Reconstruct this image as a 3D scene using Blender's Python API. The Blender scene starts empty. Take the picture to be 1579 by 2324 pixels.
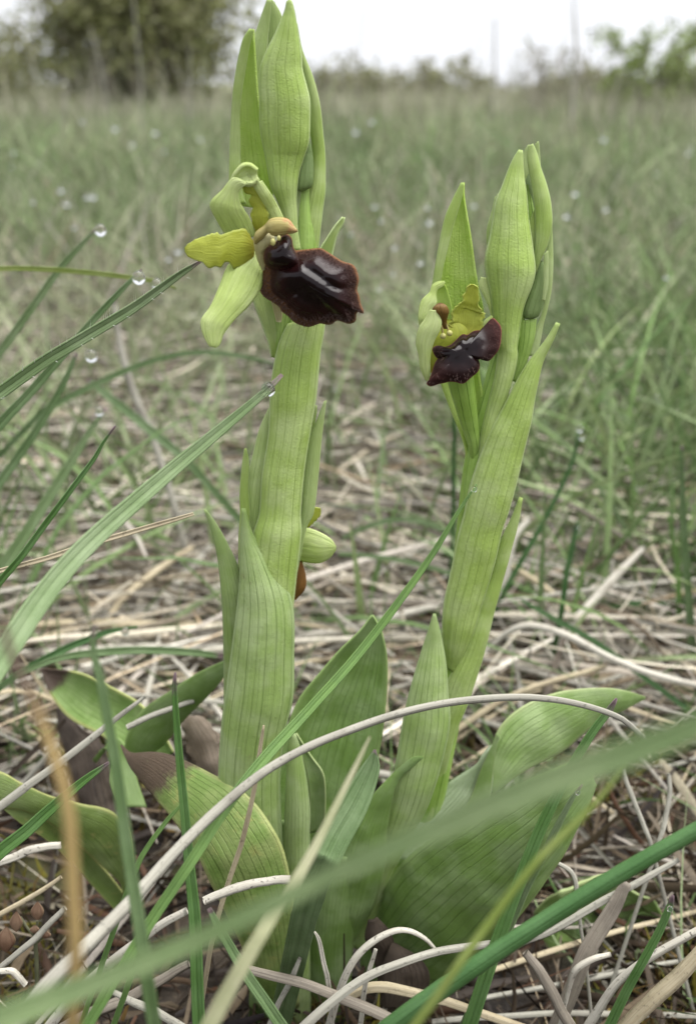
import bpy, math, random
import numpy as np
from mathutils import Vector, noise
random.seed(7); RNG = np.random.default_rng(11)
S = bpy.context.scene
C = S.collection
# ------------------------------------------------------------------ camera, light, exposure
CAM_H, PITCH, FPX, CX, CY = 0.160, math.radians(23.0), 2258.0, 789.5, 1161.5
cam = bpy.data.cameras.new('camera'); camo = bpy.data.objects.new('camera', cam); C.objects.link(camo)
cam.sensor_fit = 'VERTICAL'; cam.sensor_height = 36; cam.sensor_width = 24.4; cam.lens = 35.0
cam.clip_start = 0.005; cam.clip_end = 500
camo.location = (0, 0, CAM_H); camo.rotation_euler = (math.pi/2 - PITCH, 0, 0)
cam.dof.use_dof = True; cam.dof.focus_distance = 0.148; cam.dof.aperture_fstop = 21.0
S.camera = camo
W = bpy.data.worlds.new('World'); S.world = W; W.use_nodes = True
nt = W.node_tree; nt.nodes.clear()
out = nt.nodes.new('ShaderNodeOutputWorld'); bg = nt.nodes.new('ShaderNodeBackground')
sky = nt.nodes.new('ShaderNodeTexSky'); sky.sky_type = 'NISHITA'; sky.sun_disc = False
SUN_EL, SUN_ROT = math.radians(70), math.radians(75)
sky.sun_elevation = SUN_EL; sky.sun_rotation = SUN_ROT; sky.dust_density = 4; sky.air_density = 1.2
mx = nt.nodes.new('ShaderNodeMix'); mx.data_type = 'RGBA'; mx.inputs[0].default_value = 0.88
mx.inputs[7].default_value = (9.6, 9.8, 10.35, 1)      # closed cloud cover over the clear sky
nt.links.new(sky.outputs[0], mx.inputs[6]); nt.links.new(mx.outputs[2], bg.inputs[0])
bg.inputs[1].default_value = 0.052
nt.links.new(bg.outputs[0], out.inputs[0])
sl = bpy.data.lights.new('sun', 'SUN'); sl.energy = 3.3; sl.angle = math.radians(65); sl.color = (1, .98, .95)
so = bpy.data.objects.new('sun', sl); C.objects.link(so)
sd = Vector((math.sin(SUN_ROT)*math.cos(SUN_EL), math.cos(SUN_ROT)*math.cos(SUN_EL), math.sin(SUN_EL)))
so.rotation_euler = sd.to_track_quat('Z', 'Y').to_euler()
S.view_settings.view_transform = 'Standard'; S.view_settings.look = 'None'
S.view_settings.exposure = 1.25; S.view_settings.gamma = 1.0
S.cycles.use_denoising = True
S.cycles.max_bounces = 10; S.cycles.transmission_bounces = 8; S.cycles.transparent_max_bounces = 8
S.cycles.caustics_refractive = True; S.cycles.sample_clamp_indirect = 4

# ------------------------------------------------------------------ placing helpers
CP, SP = math.cos(PITCH), math.sin(PITCH)
CAM = np.array([0, 0, CAM_H])
def lean(y, Y):                                      # the plants lean back a little: their feet stand nearer than their tops
    if Y < 0: return -Y                               # (distances from gy() come negative and are kept)
    s = min(1, max(0, (y-350)/1850)); k = min(1, max(0, (.25-Y)/.075))
    return Y*(1-.125*s*k)
def at(x, y, Y):                                     # picture point -> point on the upright plane at distance Y
    Y = lean(y, Y)
    a = (x-CX)/FPX; b = -(y-CY)/FPX
    r = np.array([a, CP + b*SP, -SP + b*CP])
    return CAM + r*(Y/r[1])
def depth_of(p): return p[1]*CP + (CAM_H-p[2])*SP
def gy(y, lift=0.0):                                 # distance at which the ground (raised by lift) is seen on picture row y
    return -(CAM_H-lift)/math.tan(PITCH + math.atan((y-CY)/FPX))
def fr(ox, oy, k):                                   # picture coordinates noted in an enlarged crop
    return lambda pts: [(ox+p[0]*k, oy+p[1]*k) + tuple(p[2:]) for p in pts]
F1 = fr(397.5, 342.7, .2865); F2 = fr(918.4, 589.4, .16496); T1 = fr(493.5, 0, .1888); T2 = fr(945.9, 308.4, .2170)
Q0 = fr(0, 0, .5); Q1 = fr(789.5, 0, .5); Q2 = fr(0, 582.5, .5); Q3 = fr(789.5, 582.5, .5)
Q4 = fr(0, 1165, .5); Q5 = fr(789.5, 1165, .5); Q6 = fr(0, 1741, .5); Q7 = fr(789.5, 1741, .5)
Z1 = fr(959.6, 1576.4, .3924); Z2 = fr(0, 1439.3, .3924); Z3 = fr(548.3, 1576.4, .3924)
def catmull(P, n):
    P = np.asarray(P, float)
    if len(P) == 1: return np.repeat(P, n, 0)
    d = np.r_[0, np.cumsum(np.linalg.norm(np.diff(P[:, :2], axis=0), axis=1) + 1e-9)]
    t = np.linspace(0, d[-1], n); o = np.empty((n, P.shape[1]))
    m = np.empty_like(P)
    for i in range(len(P)):
        a, b = max(i-1, 0), min(i+1, len(P)-1); m[i] = (P[b]-P[a])/(d[b]-d[a])
    k = np.clip(np.searchsorted(d, t, side='right')-1, 0, len(P)-2)
    h = (d[k+1]-d[k]); s = ((t-d[k])/h)
    s2, s3 = s*s, s*s*s
    o = ((2*s3-3*s2+1)[:, None]*P[k] + ((s3-2*s2+s)*h)[:, None]*m[k] + (-2*s3+3*s2)[:, None]*P[k+1] + ((s3-s2)*h)[:, None]*m[k+1])
    return o
def nrm(v):
    return v/(np.linalg.norm(v, axis=-1, keepdims=True)+1e-12)

# ------------------------------------------------------------------ object helpers
def obj(name, V, F, mat, parent=None, uv=None, attrs=None, smooth=True, solid=0.0, sub=0):
    me = bpy.data.meshes.new(name)
    me.from_pydata([tuple(v) for v in V], [], [tuple(f) for f in F])
    if uv is not None:
        l = me.uv_layers.new(name='UVMap'); vi = np.empty(len(me.loops), int); me.loops.foreach_get('vertex_index', vi)
        l.data.foreach_set('uv', np.asarray(uv, float)[vi].ravel())
    for k, a in (attrs or {}).items():
        at_ = me.attributes.new(k, 'FLOAT', 'POINT'); at_.data.foreach_set('value', np.asarray(a, float))
    if smooth: me.polygons.foreach_set('use_smooth', [True]*len(me.polygons))
    me.materials.append(mat); me.update()
    o = bpy.data.objects.new(name, me); C.objects.link(o)
    if parent is not None: o.parent = parent; o.matrix_parent_inverse = wmat(parent).inverted()
    if solid:
        md = o.modifiers.new('thickness', 'SOLIDIFY'); md.thickness = solid; md.offset = 0
    if sub:
        md = o.modifiers.new('smooth', 'SUBSURF'); md.levels = md.render_levels = sub
    return o
from mathutils import Matrix
def wmat(o):
    m = Matrix.Translation(o.location)
    return m if o.parent is None else m          # parts sit at the origin; only thing Empties are moved
def empty(name, loc, label, cat, group=None):
    o = bpy.data.objects.new(name, None); C.objects.link(o); o.location = loc; o.empty_display_size = .01
    return tag(o, label, cat, group)
def tag(o, label, cat, group=None):
    o['label'] = label; o['category'] = cat
    if group: o['group'] = group
    return o
def kind(o, k): o['kind'] = k; return o
def grid_faces(n, m, wrap=False):
    F = []
    mm = m if wrap else m-1
    for i in range(n-1):
        for j in range(mm):
            k = (j+1) % m
            F.append((i*m+j, i*m+k, (i+1)*m+k, (i+1)*m+j))
    return F
def expand(pts, Y):
    if np.isscalar(Y): Y = [Y]
    Ys = np.interp(np.linspace(0, 1, len(pts)), np.linspace(0, 1, len(Y)), Y)
    return [at(p[0], p[1], p[2] if len(p) > 2 else Ys[i]) for i, p in enumerate(pts)]
def path3(pts, Y, n):
    P2 = catmull([p[:2] for p in pts], n)
    if np.isscalar(Y): Y = [Y]
    Ys = np.interp(np.linspace(0, 1, n), np.linspace(0, 1, len(Y)), Y)
    return np.array([at(P2[i, 0], P2[i, 1], Ys[i]) for i in range(n)])
def leaf(name, L, R, Y, mat, parent, arc=90, n=44, m=17, YR=None, thick=.00035, wob=.00012, ruffle=0, seed=0, twist=None, fold=0):
    """blade between a left and a right edge, bulging towards (arc>0) or away from (arc<0) the viewer"""
    A = path3(L, Y, n); B = path3(R, Y if YR is None else YR, n)
    mid = (A+B)/2; half = (B-A)/2; w = np.linalg.norm(half, axis=1, keepdims=True)
    tan = nrm(np.gradient(mid, axis=0))
    nn = np.cross(half, tan); toc = CAM-mid
    nn = nn*np.sign(np.sum(nn*toc, 1, keepdims=True)+1e-15); nn = nrm(nn+1e-6*toc)
    a = np.linspace(0, 1, n)
    V = np.empty((n, m, 3)); UV = np.empty((n, m, 2))
    sg = 1 if arc >= 0 else -1; h = math.radians(max(abs(arc), 2))/2
    for j in range(m):
        u = -1+2*j/(m-1); an = u*h
        X = math.sin(an)/math.sin(h); D = (math.cos(an)-math.cos(h))/math.sin(h)*sg
        if fold: D += fold*(1-abs(u))
        V[:, j] = mid + half*X + nn*w*D
        UV[:, j, 0] = j/(m-1); UV[:, j, 1] = a
        if ruffle:
            e = abs(u)**3
            for i in range(n):
                k = noise.noise(Vector((seed+u*2.2+9*(u > 0), i/n*13, 2.3)))*ruffle*e
                V[i, j] += nn[i]*k + half[i]*np.sign(u)*noise.noise(Vector((seed+4*(u > 0), i/n*21, 7.7)))*.16*e
    if wob:
        for i in range(n):
            for j in range(m):
                p = V[i, j]
                V[i, j] = p + nn[i]*wob*noise.noise(Vector(p*260)+Vector((seed, 0, 0)))*min(1, w[i, 0]/.001)
    return obj(name, V.reshape(-1, 3), grid_faces(n, m), mat, parent, UV.reshape(-1, 2), solid=thick)
def pod(name, L, R, Y, mat, parent, depth=.8, n=36, m=24, cap=True, wob=.0001, seed=0):
    """closed rounded body between two outlines"""
    A = path3(L, Y, n); B = path3(R, Y, n)
    mid = (A+B)/2; half = (B-A)/2; w = np.linalg.norm(half, axis=1, keepdims=True)
    tan = nrm(np.gradient(mid, axis=0)); nn = np.cross(half, tan); toc = CAM-mid
    nn = nn*np.sign(np.sum(nn*toc, 1, keepdims=True)+1e-15); nn = nrm(nn+1e-6*toc)
    V = np.empty((n, m, 3)); UV = np.empty((n, m, 2))
    for j in range(m):
        t = math.pi - 2*math.pi*j/m
        V[:, j] = mid + half*math.cos(t) + nn*w*depth*math.sin(t)
        UV[:, j, 0] = 2*j/m if j <= m/2 else 2-2*j/m; UV[:, j, 1] = np.linspace(0, 1, n)
    if wob:
        for i in range(n):
            for j in range(m):
                p = V[i, j]; V[i, j] = p + nrm(p-mid[i])*wob*noise.noise(Vector(p*240)+Vector((seed, 3, 0)))*min(1, w[i, 0]/.001)
    F = grid_faces(n, m, True) + [tuple(range(m)), tuple(reversed(range((n-1)*m, n*m)))]
    return obj(name, V.reshape(-1, 3), F, mat, parent, UV.reshape(-1, 2))
def sweep(P, r, sides=8, flat=1.0, frame=None, rugged=0):
    """tube along 3D points P with radii r"""
    P = np.asarray(P); n = len(P); tan = nrm(np.gradient(P, axis=0))
    toc = nrm(CAM-P) if frame is None else np.repeat(np.asarray(frame, float)[None], n, 0)
    sd_ = nrm(np.cross(tan, toc)); up = nrm(np.cross(sd_, tan))
    V = np.empty((n, sides, 3)); UV = np.empty((n, sides, 2))
    gr = np.random.default_rng(int(abs(P[0, 0])*1e6) % 9973)
    for j in range(sides):
        t = 2*math.pi*j/sides; k = 1 + (rugged*gr.normal() if rugged else 0)
        k = k*(1+(rugged*.5*np.sin(np.linspace(0, gr.uniform(4, 14), n)+gr.random()*6) if rugged else 0))
        V[:, j] = P + sd_*(r*k*math.cos(t))[:, None] + up*(r*k*flat*math.sin(t))[:, None]
        UV[:, j, 0] = j/sides; UV[:, j, 1] = np.linspace(0, 1, n)
    F = grid_faces(n, sides, True) + [tuple(range(sides)), tuple(reversed(range((n-1)*sides, n*sides)))]
    return V.reshape(-1, 3), F, UV.reshape(-1, 2)
def ground_end(P, w):
    """carry a blade that leaves the frame on down into the ground"""
    P = list(P); w = list(w)
    if P[-1][2] > 0.004:
        d = P[-1]-P[-3]; d = d/np.linalg.norm(d)
        d = d + np.array([0, .25, -.45]); d /= np.linalg.norm(d)
        if d[2] > -.25: d[2] = -.25; d /= np.linalg.norm(d)
        L = P[-1][2]/-d[2] + .004; e = P[-1]
        for k in range(1, 7): P.append(e+d*L*k/6); w.append(w[-1]*(.985))
    return np.array(P), np.array(w)
def blade(name, pts, Y, mat, label, cat, group=None, n=40, fold=.35, roll=0, round_=False, root=True, cols=7, wob=.00016, sides=10, seed=0, parent=None, rugged=0):
    """grass blade or stalk: pts = (x, y, width) from tip to root"""
    Q = catmull([p[:3] for p in pts], n)
    if np.isscalar(Y): Y = [Y]
    Ys = np.interp(np.linspace(0, 1, n), np.linspace(0, 1, len(Y)), Y)
    P = np.array([at(Q[i, 0], Q[i, 1], Ys[i]) for i in range(n)])
    w = np.array([max(Q[i, 2], .5)*depth_of(P[i])/FPX/2 for i in range(n)])
    for i in range(n):
        P[i] += np.array(noise.noise_vector(Vector((i*4.5/n, seed*3.1, 1))))*wob
    if root: P, w = ground_end(P, w)
    n = len(P)
    if round_:
        rr = w*(1+.05*np.array([noise.noise(Vector((i*.5, seed, 5))) for i in range(n)]))
        V, F, UV = sweep(P, rr, 16 if rugged else sides, .55 if rugged else 1, None, rugged)
        o = obj(name, V, F, mat, parent, UV)
    else:
        tan = nrm(np.gradient(P, axis=0)); toc = nrm(CAM-P)
        s = nrm(np.cross(tan, toc)); u = nrm(np.cross(s, tan))
        c, sn = math.cos(roll), math.sin(roll); s, u = s*c+u*sn, u*c-s*sn
        V = np.empty((n, cols, 3)); UV = np.empty((n, cols, 2))
        for j in range(cols):
            t = -1+2*j/(cols-1)
            V[:, j] = P + s*(w*t)[:, None] - u*(w*fold*(1-abs(t)))[:, None]
            UV[:, j, 0] = j/(cols-1); UV[:, j, 1] = np.linspace(0, 1, n)
        o = obj(name, V.reshape(-1, 3), grid_faces(n, cols), mat, parent, UV.reshape(-1, 2), solid=.00018)
    if label: tag(o, label, cat, group)
    return o
def patch(name, outline, Yf, hf, mat, parent, rings=26, N=140, center=None, rimf=None, thick=.0004):
    """rounded sheet inside an outline; hf(r, x, y) is its height towards the viewer in metres"""
    O = catmull(list(outline)+[outline[0]], N+1)[:N]
    c = O.mean(0) if center is None else np.array(center)
    V = []; rim = []; uv = []
    for i in range(rings+1):
        r = (i/rings)
        for j in range(N):
            q = c+(O[j]-c)*r
            p = at(q[0], q[1], Yf(q[0], q[1]))
            d = (CAM-p); d /= np.linalg.norm(d)
            V.append(p+d*hf(r, q[0], q[1])); rim.append(rimf(r, q[0], q[1]) if rimf else r); uv.append((j/N, r))
    F = grid_faces(rings+1, N, True)
    return obj(name, V, F, mat, parent, uv, {'rim': rim}, solid=thick), O, c
def ball(P, r, mat, name, parent=None, sx=1, sz=1, seg=14, rings=9, peak=0):
    V = []; F = []
    for i in range(rings+1):
        a = math.pi*i/rings
        for j in range(seg):
            t = 2*math.pi*j/seg; z = math.cos(a); k = math.sin(a)
            zz = z*sz + (peak*max(0, z)**3)
            V.append((P[0]+r*sx*k*math.cos(t), P[1]+r*sx*k*math.sin(t), P[2]+r*zz))
    for i in range(rings):
        for j in range(seg): F.append((i*seg+j, (i+1)*seg+j, (i+1)*seg+(j+1) % seg, i*seg+(j+1) % seg))
    return obj(name, V, F, mat, parent)

# ------------------------------------------------------------------ materials
def mat_new(name):
    m = bpy.data.materials.new(name); m.use_nodes = True; t = m.node_tree; t.nodes.clear()
    o = t.nodes.new('ShaderNodeOutputMaterial')
    return m, t, o
class G:                                              # tiny node helper
    def __init__(s, t): s.t = t
    def n(s, typ, **k):
        x = s.t.nodes.new(typ)
        for a, v in k.items(): setattr(x, a, v)
        return x
    def put(s, sock, v):
        if isinstance(v, bpy.types.NodeSocket): s.t.links.new(v, sock)
        elif v is not None: sock.default_value = v
    def math(s, op, a, b=None, c=None):
        x = s.n('ShaderNodeMath', operation=op); s.put(x.inputs[0], a); s.put(x.inputs[1], b)
        if c is not None: s.put(x.inputs[2], c)
        return x.outputs[0]
    def mix(s, f, a, b):
        x = s.n('ShaderNodeMix', data_type='RGBA'); s.put(x.inputs[0], f)
        s.put(x.inputs[6], a if isinstance(a, bpy.types.NodeSocket) else (*a, 1)); s.put(x.inputs[7], b if isinstance(b, bpy.types.NodeSocket) else (*b, 1))
        return x.outputs[2]
    def ramp(s, f, lo, hi):
        x = s.n('ShaderNodeMapRange'); x.interpolation_type = 'SMOOTHSTEP'
        s.put(x.inputs[0], f); x.inputs[1].default_value = lo; x.inputs[2].default_value = hi
        return x.outputs[0]
    def noise(s, vec, scale, detail=4, rough=.55):
        x = s.n('ShaderNodeTexNoise'); s.put(x.inputs['Vector'], vec); x.inputs['Scale'].default_value = scale
        x.inputs['Detail'].default_value = detail; x.inputs['Roughness'].default_value = rough
        return x.outputs[0]
    def scale(s, vec, v):
        x = s.n('ShaderNodeMapping'); s.put(x.inputs[0], vec); x.inputs['Scale'].default_value = v
        return x.outputs[0]
def plant_mat(name, base, light, vein, nv=7, vs=.55, transl=.22, rough=.38, spec=.3, tip=None, tip_v=(.0, .2), root=None, root_v=(.75, 1), blotch=None, blotch_th=(.55, .7), edge=None, cell=.35, veinw=.1, _=0):
    m, t, o = mat_new(name); g = G(t)
    tc = g.n('ShaderNodeTexCoord'); UV = tc.outputs['UV']; OB = tc.outputs['Object']
    sep = g.n('ShaderNodeSeparateXYZ'); g.put(sep.inputs[0], UV); u, v = sep.outputs[0], sep.outputs[1]
    big = g.noise(OB, 160, 3); mid = g.noise(OB, 900, 5, .65)
    col = g.mix(g.ramp(big, .35, .7), base, light)
    streak = g.noise(g.scale(UV, (34, 2.2, 1)), 1, 3)
    col = g.mix(g.math('MULTIPLY', g.ramp(streak, .5, .75), .4), col, light)
    # parallel veins that meet at the tip
    wv = g.noise(g.scale(UV, (6, 1.6, 1)), 1, 3)
    uu = g.math('ADD', u, g.math('MULTIPLY', g.math('SUBTRACT', wv, .5), .10))
    fx = g.math('FRACT', g.math('MULTIPLY', uu, nv))
    dist = g.math('ABSOLUTE', g.math('SUBTRACT', fx, .5))
    line = g.math('SUBTRACT', 1, g.ramp(dist, veinw*.25, veinw))
    brk = g.ramp(g.noise(g.scale(UV, (nv*1.3, 4, 1)), 1, 3), .3, .68)
    lm = g.math('MULTIPLY', g.math('MULTIPLY', line, vs), brk)
    col = g.mix(lm, col, vein)
    if edge:
        e = g.ramp(g.math('ABSOLUTE', g.math('SUBTRACT', u, .5)), .41, .49)  # paler margin; on bracts it paints in the bright edge highlight
        col = g.mix(g.math('MULTIPLY', e, .75), col, edge)
    if blotch:
        col = g.mix(g.ramp(g.noise(OB, 330, 5, .6), *blotch_th), col, blotch)
    if root: col = g.mix(g.ramp(g.math('ADD', v, g.math('MULTIPLY', g.math('SUBTRACT', big, .5), .3)), *root_v), col, root)
    if tip:
        vv = g.math('ADD', v, g.math('MULTIPLY', g.math('SUBTRACT', mid, .5), .1))
        col = g.mix(g.ramp(vv, tip_v[1], tip_v[0]) if tip_v[0] > tip_v[1] else g.math('SUBTRACT', 1, g.ramp(vv, *tip_v)), col, tip)
    fs = g.noise(g.scale(UV, (nv*7, 3, 1)), 1, 3, .6)
    fm = g.n('ShaderNodeMapRange'); g.put(fm.inputs[0], fs); fm.inputs[1].default_value = .3; fm.inputs[2].default_value = .7; fm.inputs[3].default_value = .86; fm.inputs[4].default_value = 1.10
    fx2 = g.n('ShaderNodeMix', data_type='RGBA', blend_type='MULTIPLY'); fx2.inputs[0].default_value = 1; g.put(fx2.inputs[6], col); g.put(fx2.inputs[7], fm.outputs[0]); col = fx2.outputs[2]
    spk = g.ramp(g.noise(OB, 2600, 2), .66, .75)
    col = g.mix(g.math('MULTIPLY', spk, .25), col, light)
    # relief: grooves along the veins and rows of cells across
    cells = g.noise(g.scale(UV, (24, 130, 1)), 1, 2)
    hgt = g.math('ADD', g.math('MULTIPLY', line, -.9*min(1, vs*1.6)), g.math('MULTIPLY', cells, cell))
    hgt = g.math('ADD', g.math('ADD', hgt, g.math('MULTIPLY', mid, .6)), g.math('MULTIPLY', fs, .7))
    bp = g.n('ShaderNodeBump'); bp.inputs['Strength'].default_value = .7; bp.inputs['Distance'].default_value = .00022; g.put(bp.inputs['Height'], hgt)
    P = g.n('ShaderNodeBsdfPrincipled'); g.put(P.inputs['Base Color'], col); P.inputs['Specular IOR Level'].default_value = spec
    g.put(P.inputs['Roughness'], g.math('ADD', g.math('ADD', rough-.24, g.math('MULTIPLY', mid, .2)), g.math('MULTIPLY', g.noise(OB, 420, 3), .34))); g.put(P.inputs['Normal'], bp.outputs[0])
    T = g.n('ShaderNodeBsdfTranslucent'); g.put(T.inputs[0], col); g.put(T.inputs['Normal'], bp.outputs[0])
    M = g.n('ShaderNodeMixShader'); M.inputs[0].default_value = transl; g.put(M.inputs[1], P.outputs[0]); g.put(M.inputs[2], T.outputs[0])
    t.links.new(M.outputs[0], o.inputs[0]); return m
def straw_mat(name, c1, c2, dark, stripes=5, rough=.6, sp=.3, tip=None, tip_v=.06, tr=.0):
    m, t, o = mat_new(name); g = G(t)
    tc = g.n('ShaderNodeTexCoord'); UV, OB = tc.outputs['UV'], tc.outputs['Object']
    sep = g.n('ShaderNodeSeparateXYZ'); g.put(sep.inputs[0], UV)
    lon = g.noise(g.scale(UV, (stripes*5, 2.5, 1)), 1, 5, .7); big = g.noise(OB, 120, 3); fine = g.noise(OB, 1500, 4, .7)
    col = g.mix(g.ramp(lon, .3, .7), c1, c2); col = g.mix(g.math('MULTIPLY', g.ramp(big, .5, .75), .6), col, dark)
    col = g.mix(g.math('MULTIPLY', g.ramp(fine, .57, .68), sp), col, (dark[0]*.3, dark[1]*.3, dark[2]*.3))
    if tip:
        col = g.mix(g.math('SUBTRACT', 1, g.ramp(sep.outputs[1], tip_v*.4, tip_v)), col, tip)
    bp = g.n('ShaderNodeBump'); bp.inputs['Strength'].default_value = .6; bp.inputs['Distance'].default_value = .00012; g.put(bp.inputs['Height'], lon)
    P = g.n('ShaderNodeBsdfPrincipled'); g.put(P.inputs['Base Color'], col); P.inputs['Roughness'].default_value = rough; g.put(P.inputs['Normal'], bp.outputs[0])
    P.inputs['Specular IOR Level'].default_value = .25
    if tr:
        T = g.n('ShaderNodeBsdfTranslucent'); g.put(T.inputs[0], col); M = g.n('ShaderNodeMixShader'); M.inputs[0].default_value = tr
        g.put(M.inputs[1], P.outputs[0]); g.put(M.inputs[2], T.outputs[0]); t.links.new(M.outputs[0], o.inputs[0])
    else: t.links.new(P.outputs[0], o.inputs[0])
    return m
def attr_mat(name, rough=.6, tr=.0, spec=.18):
    m, t, o = mat_new(name); g = G(t)
    a = g.n('ShaderNodeAttribute', attribute_name='col'); tc = g.n('ShaderNodeTexCoord')
    f = g.noise(tc.outputs['Object'], 700, 3, .7)
    x = g.n('ShaderNodeMix', data_type='RGBA', blend_type='MULTIPLY'); x.inputs[0].default_value = .6
    g.put(x.inputs[6], a.outputs['Color']); cr = g.n('ShaderNodeMapRange'); g.put(cr.inputs[0], f); cr.inputs[1].default_value = .3; cr.inputs[2].default_value = .7; cr.inputs[3].default_value = .55; cr.inputs[4].default_value = 1.25
    g.put(x.inputs[7], cr.outputs[0])
    P = g.n('ShaderNodeBsdfPrincipled'); g.put(P.inputs['Base Color'], x.outputs[2]); P.inputs['Roughness'].default_value = rough; P.inputs['Specular IOR Level'].default_value = spec
    if tr:
        T = g.n('ShaderNodeBsdfTranslucent'); g.put(T.inputs[0], x.outputs[2]); M = g.n('ShaderNodeMixShader'); M.inputs[0].default_value = tr
        g.put(M.inputs[1], P.outputs[0]); g.put(M.inputs[2], T.outputs[0]); t.links.new(M.outputs[0], o.inputs[0])
    else: t.links.new(P.outputs[0], o.inputs[0])
    return m
M = {}
M['bract'] = plant_mat('bract_green', (.345, .475, .11), (.47, .58, .23), (.20, .32, .035), 6, .45, cell=.5, edge=(.50, .60, .30), veinw=.065)
M['bract_pale'] = plant_mat('bract_pale_green', (.42, .54, .19), (.53, .63, .30), (.22, .34, .06), 5, .38, edge=(.55, .64, .33), transl=.3, veinw=.065)
M['bract_in'] = plant_mat('bract_inner_face', (.42, .60, .09), (.56, .70, .22), (.30, .46, .04), 9, .4, veinw=.08, transl=.35, cell=1.1, rough=.3, spec=.4)
M['stem'] = plant_mat('stem_green', (.24, .38, .065), (.32, .46, .12), (.10, .20, .02), 4, .6, transl=.1)
M['bud'] = plant_mat('bud_green', (.15, .22, .07), (.20, .28, .10), (.10, .16, .04), 5, .3, transl=.1)
M['sheath'] = plant_mat('sheath_green', (.265, .375, .11), (.37, .465, .21), (.12, .20, .035), 8, .6, veinw=.075, edge=(.36, .46, .22), transl=.15, blotch=(.23, .25, .10), blotch_th=(.62, .8))
M['leaf'] = plant_mat('leaf_green', (.175, .285, .068), (.27, .375, .155), (.10, .185, .035), 13, .42, transl=.18, edge=(.27, .38, .13), cell=.5)
M['leaf_pale'] = plant_mat('leaf_pale_green', (.21, .32, .09), (.32, .42, .19), (.12, .21, .04), 11, .6, transl=.25, edge=(.40, .47, .22), cell=.6)
M['leaf_sheen'] = plant_mat('leaf_back_sheen', (.30, .38, .22), (.40, .47, .32), (.15, .22, .09), 12, .6, transl=.2, rough=.3, spec=.55)  # pale underside, with the silvery sky reflection painted into its colour
M['leaf_brown_tip'] = plant_mat('leaf_brown_tip', (.16, .265, .06), (.26, .36, .13), (.10, .17, .03), 10, .55, transl=.22, tip=(.075, .05, .035), tip_v=(.14, .2), edge=(.42, .44, .16))
M['leaf_wither'] = plant_mat('leaf_yellowing', (.17, .265, .06), (.28, .35, .12), (.085, .15, .02), 12, .6, transl=.22, tip=(.10, .07, .045), tip_v=(.19, .25), cell=.8, blotch=(.33, .345, .11), blotch_th=(.56, .74), edge=(.42, .45, .18))
M['leaf_yellow'] = plant_mat('leaf_yellow_green', (.20, .285, .075), (.28, .36, .14), (.12, .19, .04), 9, .5, transl=.25, blotch=(.42, .40, .15), blotch_th=(.58, .75), edge=(.42, .43, .16))
M['dead'] = plant_mat('dead_leaf_brown', (.035, .024, .016), (.075, .056, .04), (.015, .011, .009), 9, .8, transl=.05, rough=.55, cell=1.2)
M['dead_pale'] = plant_mat('dead_leaf_grey', (.12, .092, .062), (.20, .16, .12), (.05, .038, .028), 8, .7, transl=.1, rough=.6, cell=1.2)
M['sepal'] = plant_mat('sepal_pale_green', (.50, .62, .19), (.60, .69, .31), (.40, .53, .11), 3, .25, transl=.3, rough=.38, cell=.5, veinw=.2)
M['petal'] = plant_mat('petal_olive_yellow', (.40, .44, .045), (.48, .53, .09), (.36, .38, .03), 3, .03, transl=.4, rough=.42, root=(.30, .25, .02), root_v=(.7, 1.1), edge=(.46, .52, .12), cell=.15)
M['column'] = plant_mat('column_tan', (.33, .27, .07), (.43, .37, .14), (.38, .17, .06), 2, .3, transl=.15, rough=.35, blotch=(.45, .20, .09), blotch_th=(.52, .66))
M['column_dark'] = plant_mat('column_brown', (.13, .065, .012), (.18, .10, .02), (.06, .025, .01), 3, .4, transl=.15, rough=.35, tip=(.06, .02, .008), tip_v=(.02, .25))
M['throat'] = plant_mat('throat_cream', (.50, .47, .22), (.58, .54, .30), (.40, .33, .12), 2, .3, transl=.2, rough=.4)
M['pollen'] = plant_mat('pollen_yellow', (.46, .44, .14), (.52, .50, .2), (.4, .36, .1), 1, .1, transl=.25, rough=.3)
M['small_brown'] = plant_mat('small_brown_lip', (.16, .07, .012), (.22, .11, .025), (.06, .03, .01), 2, .3, transl=.1, rough=.6)
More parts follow.
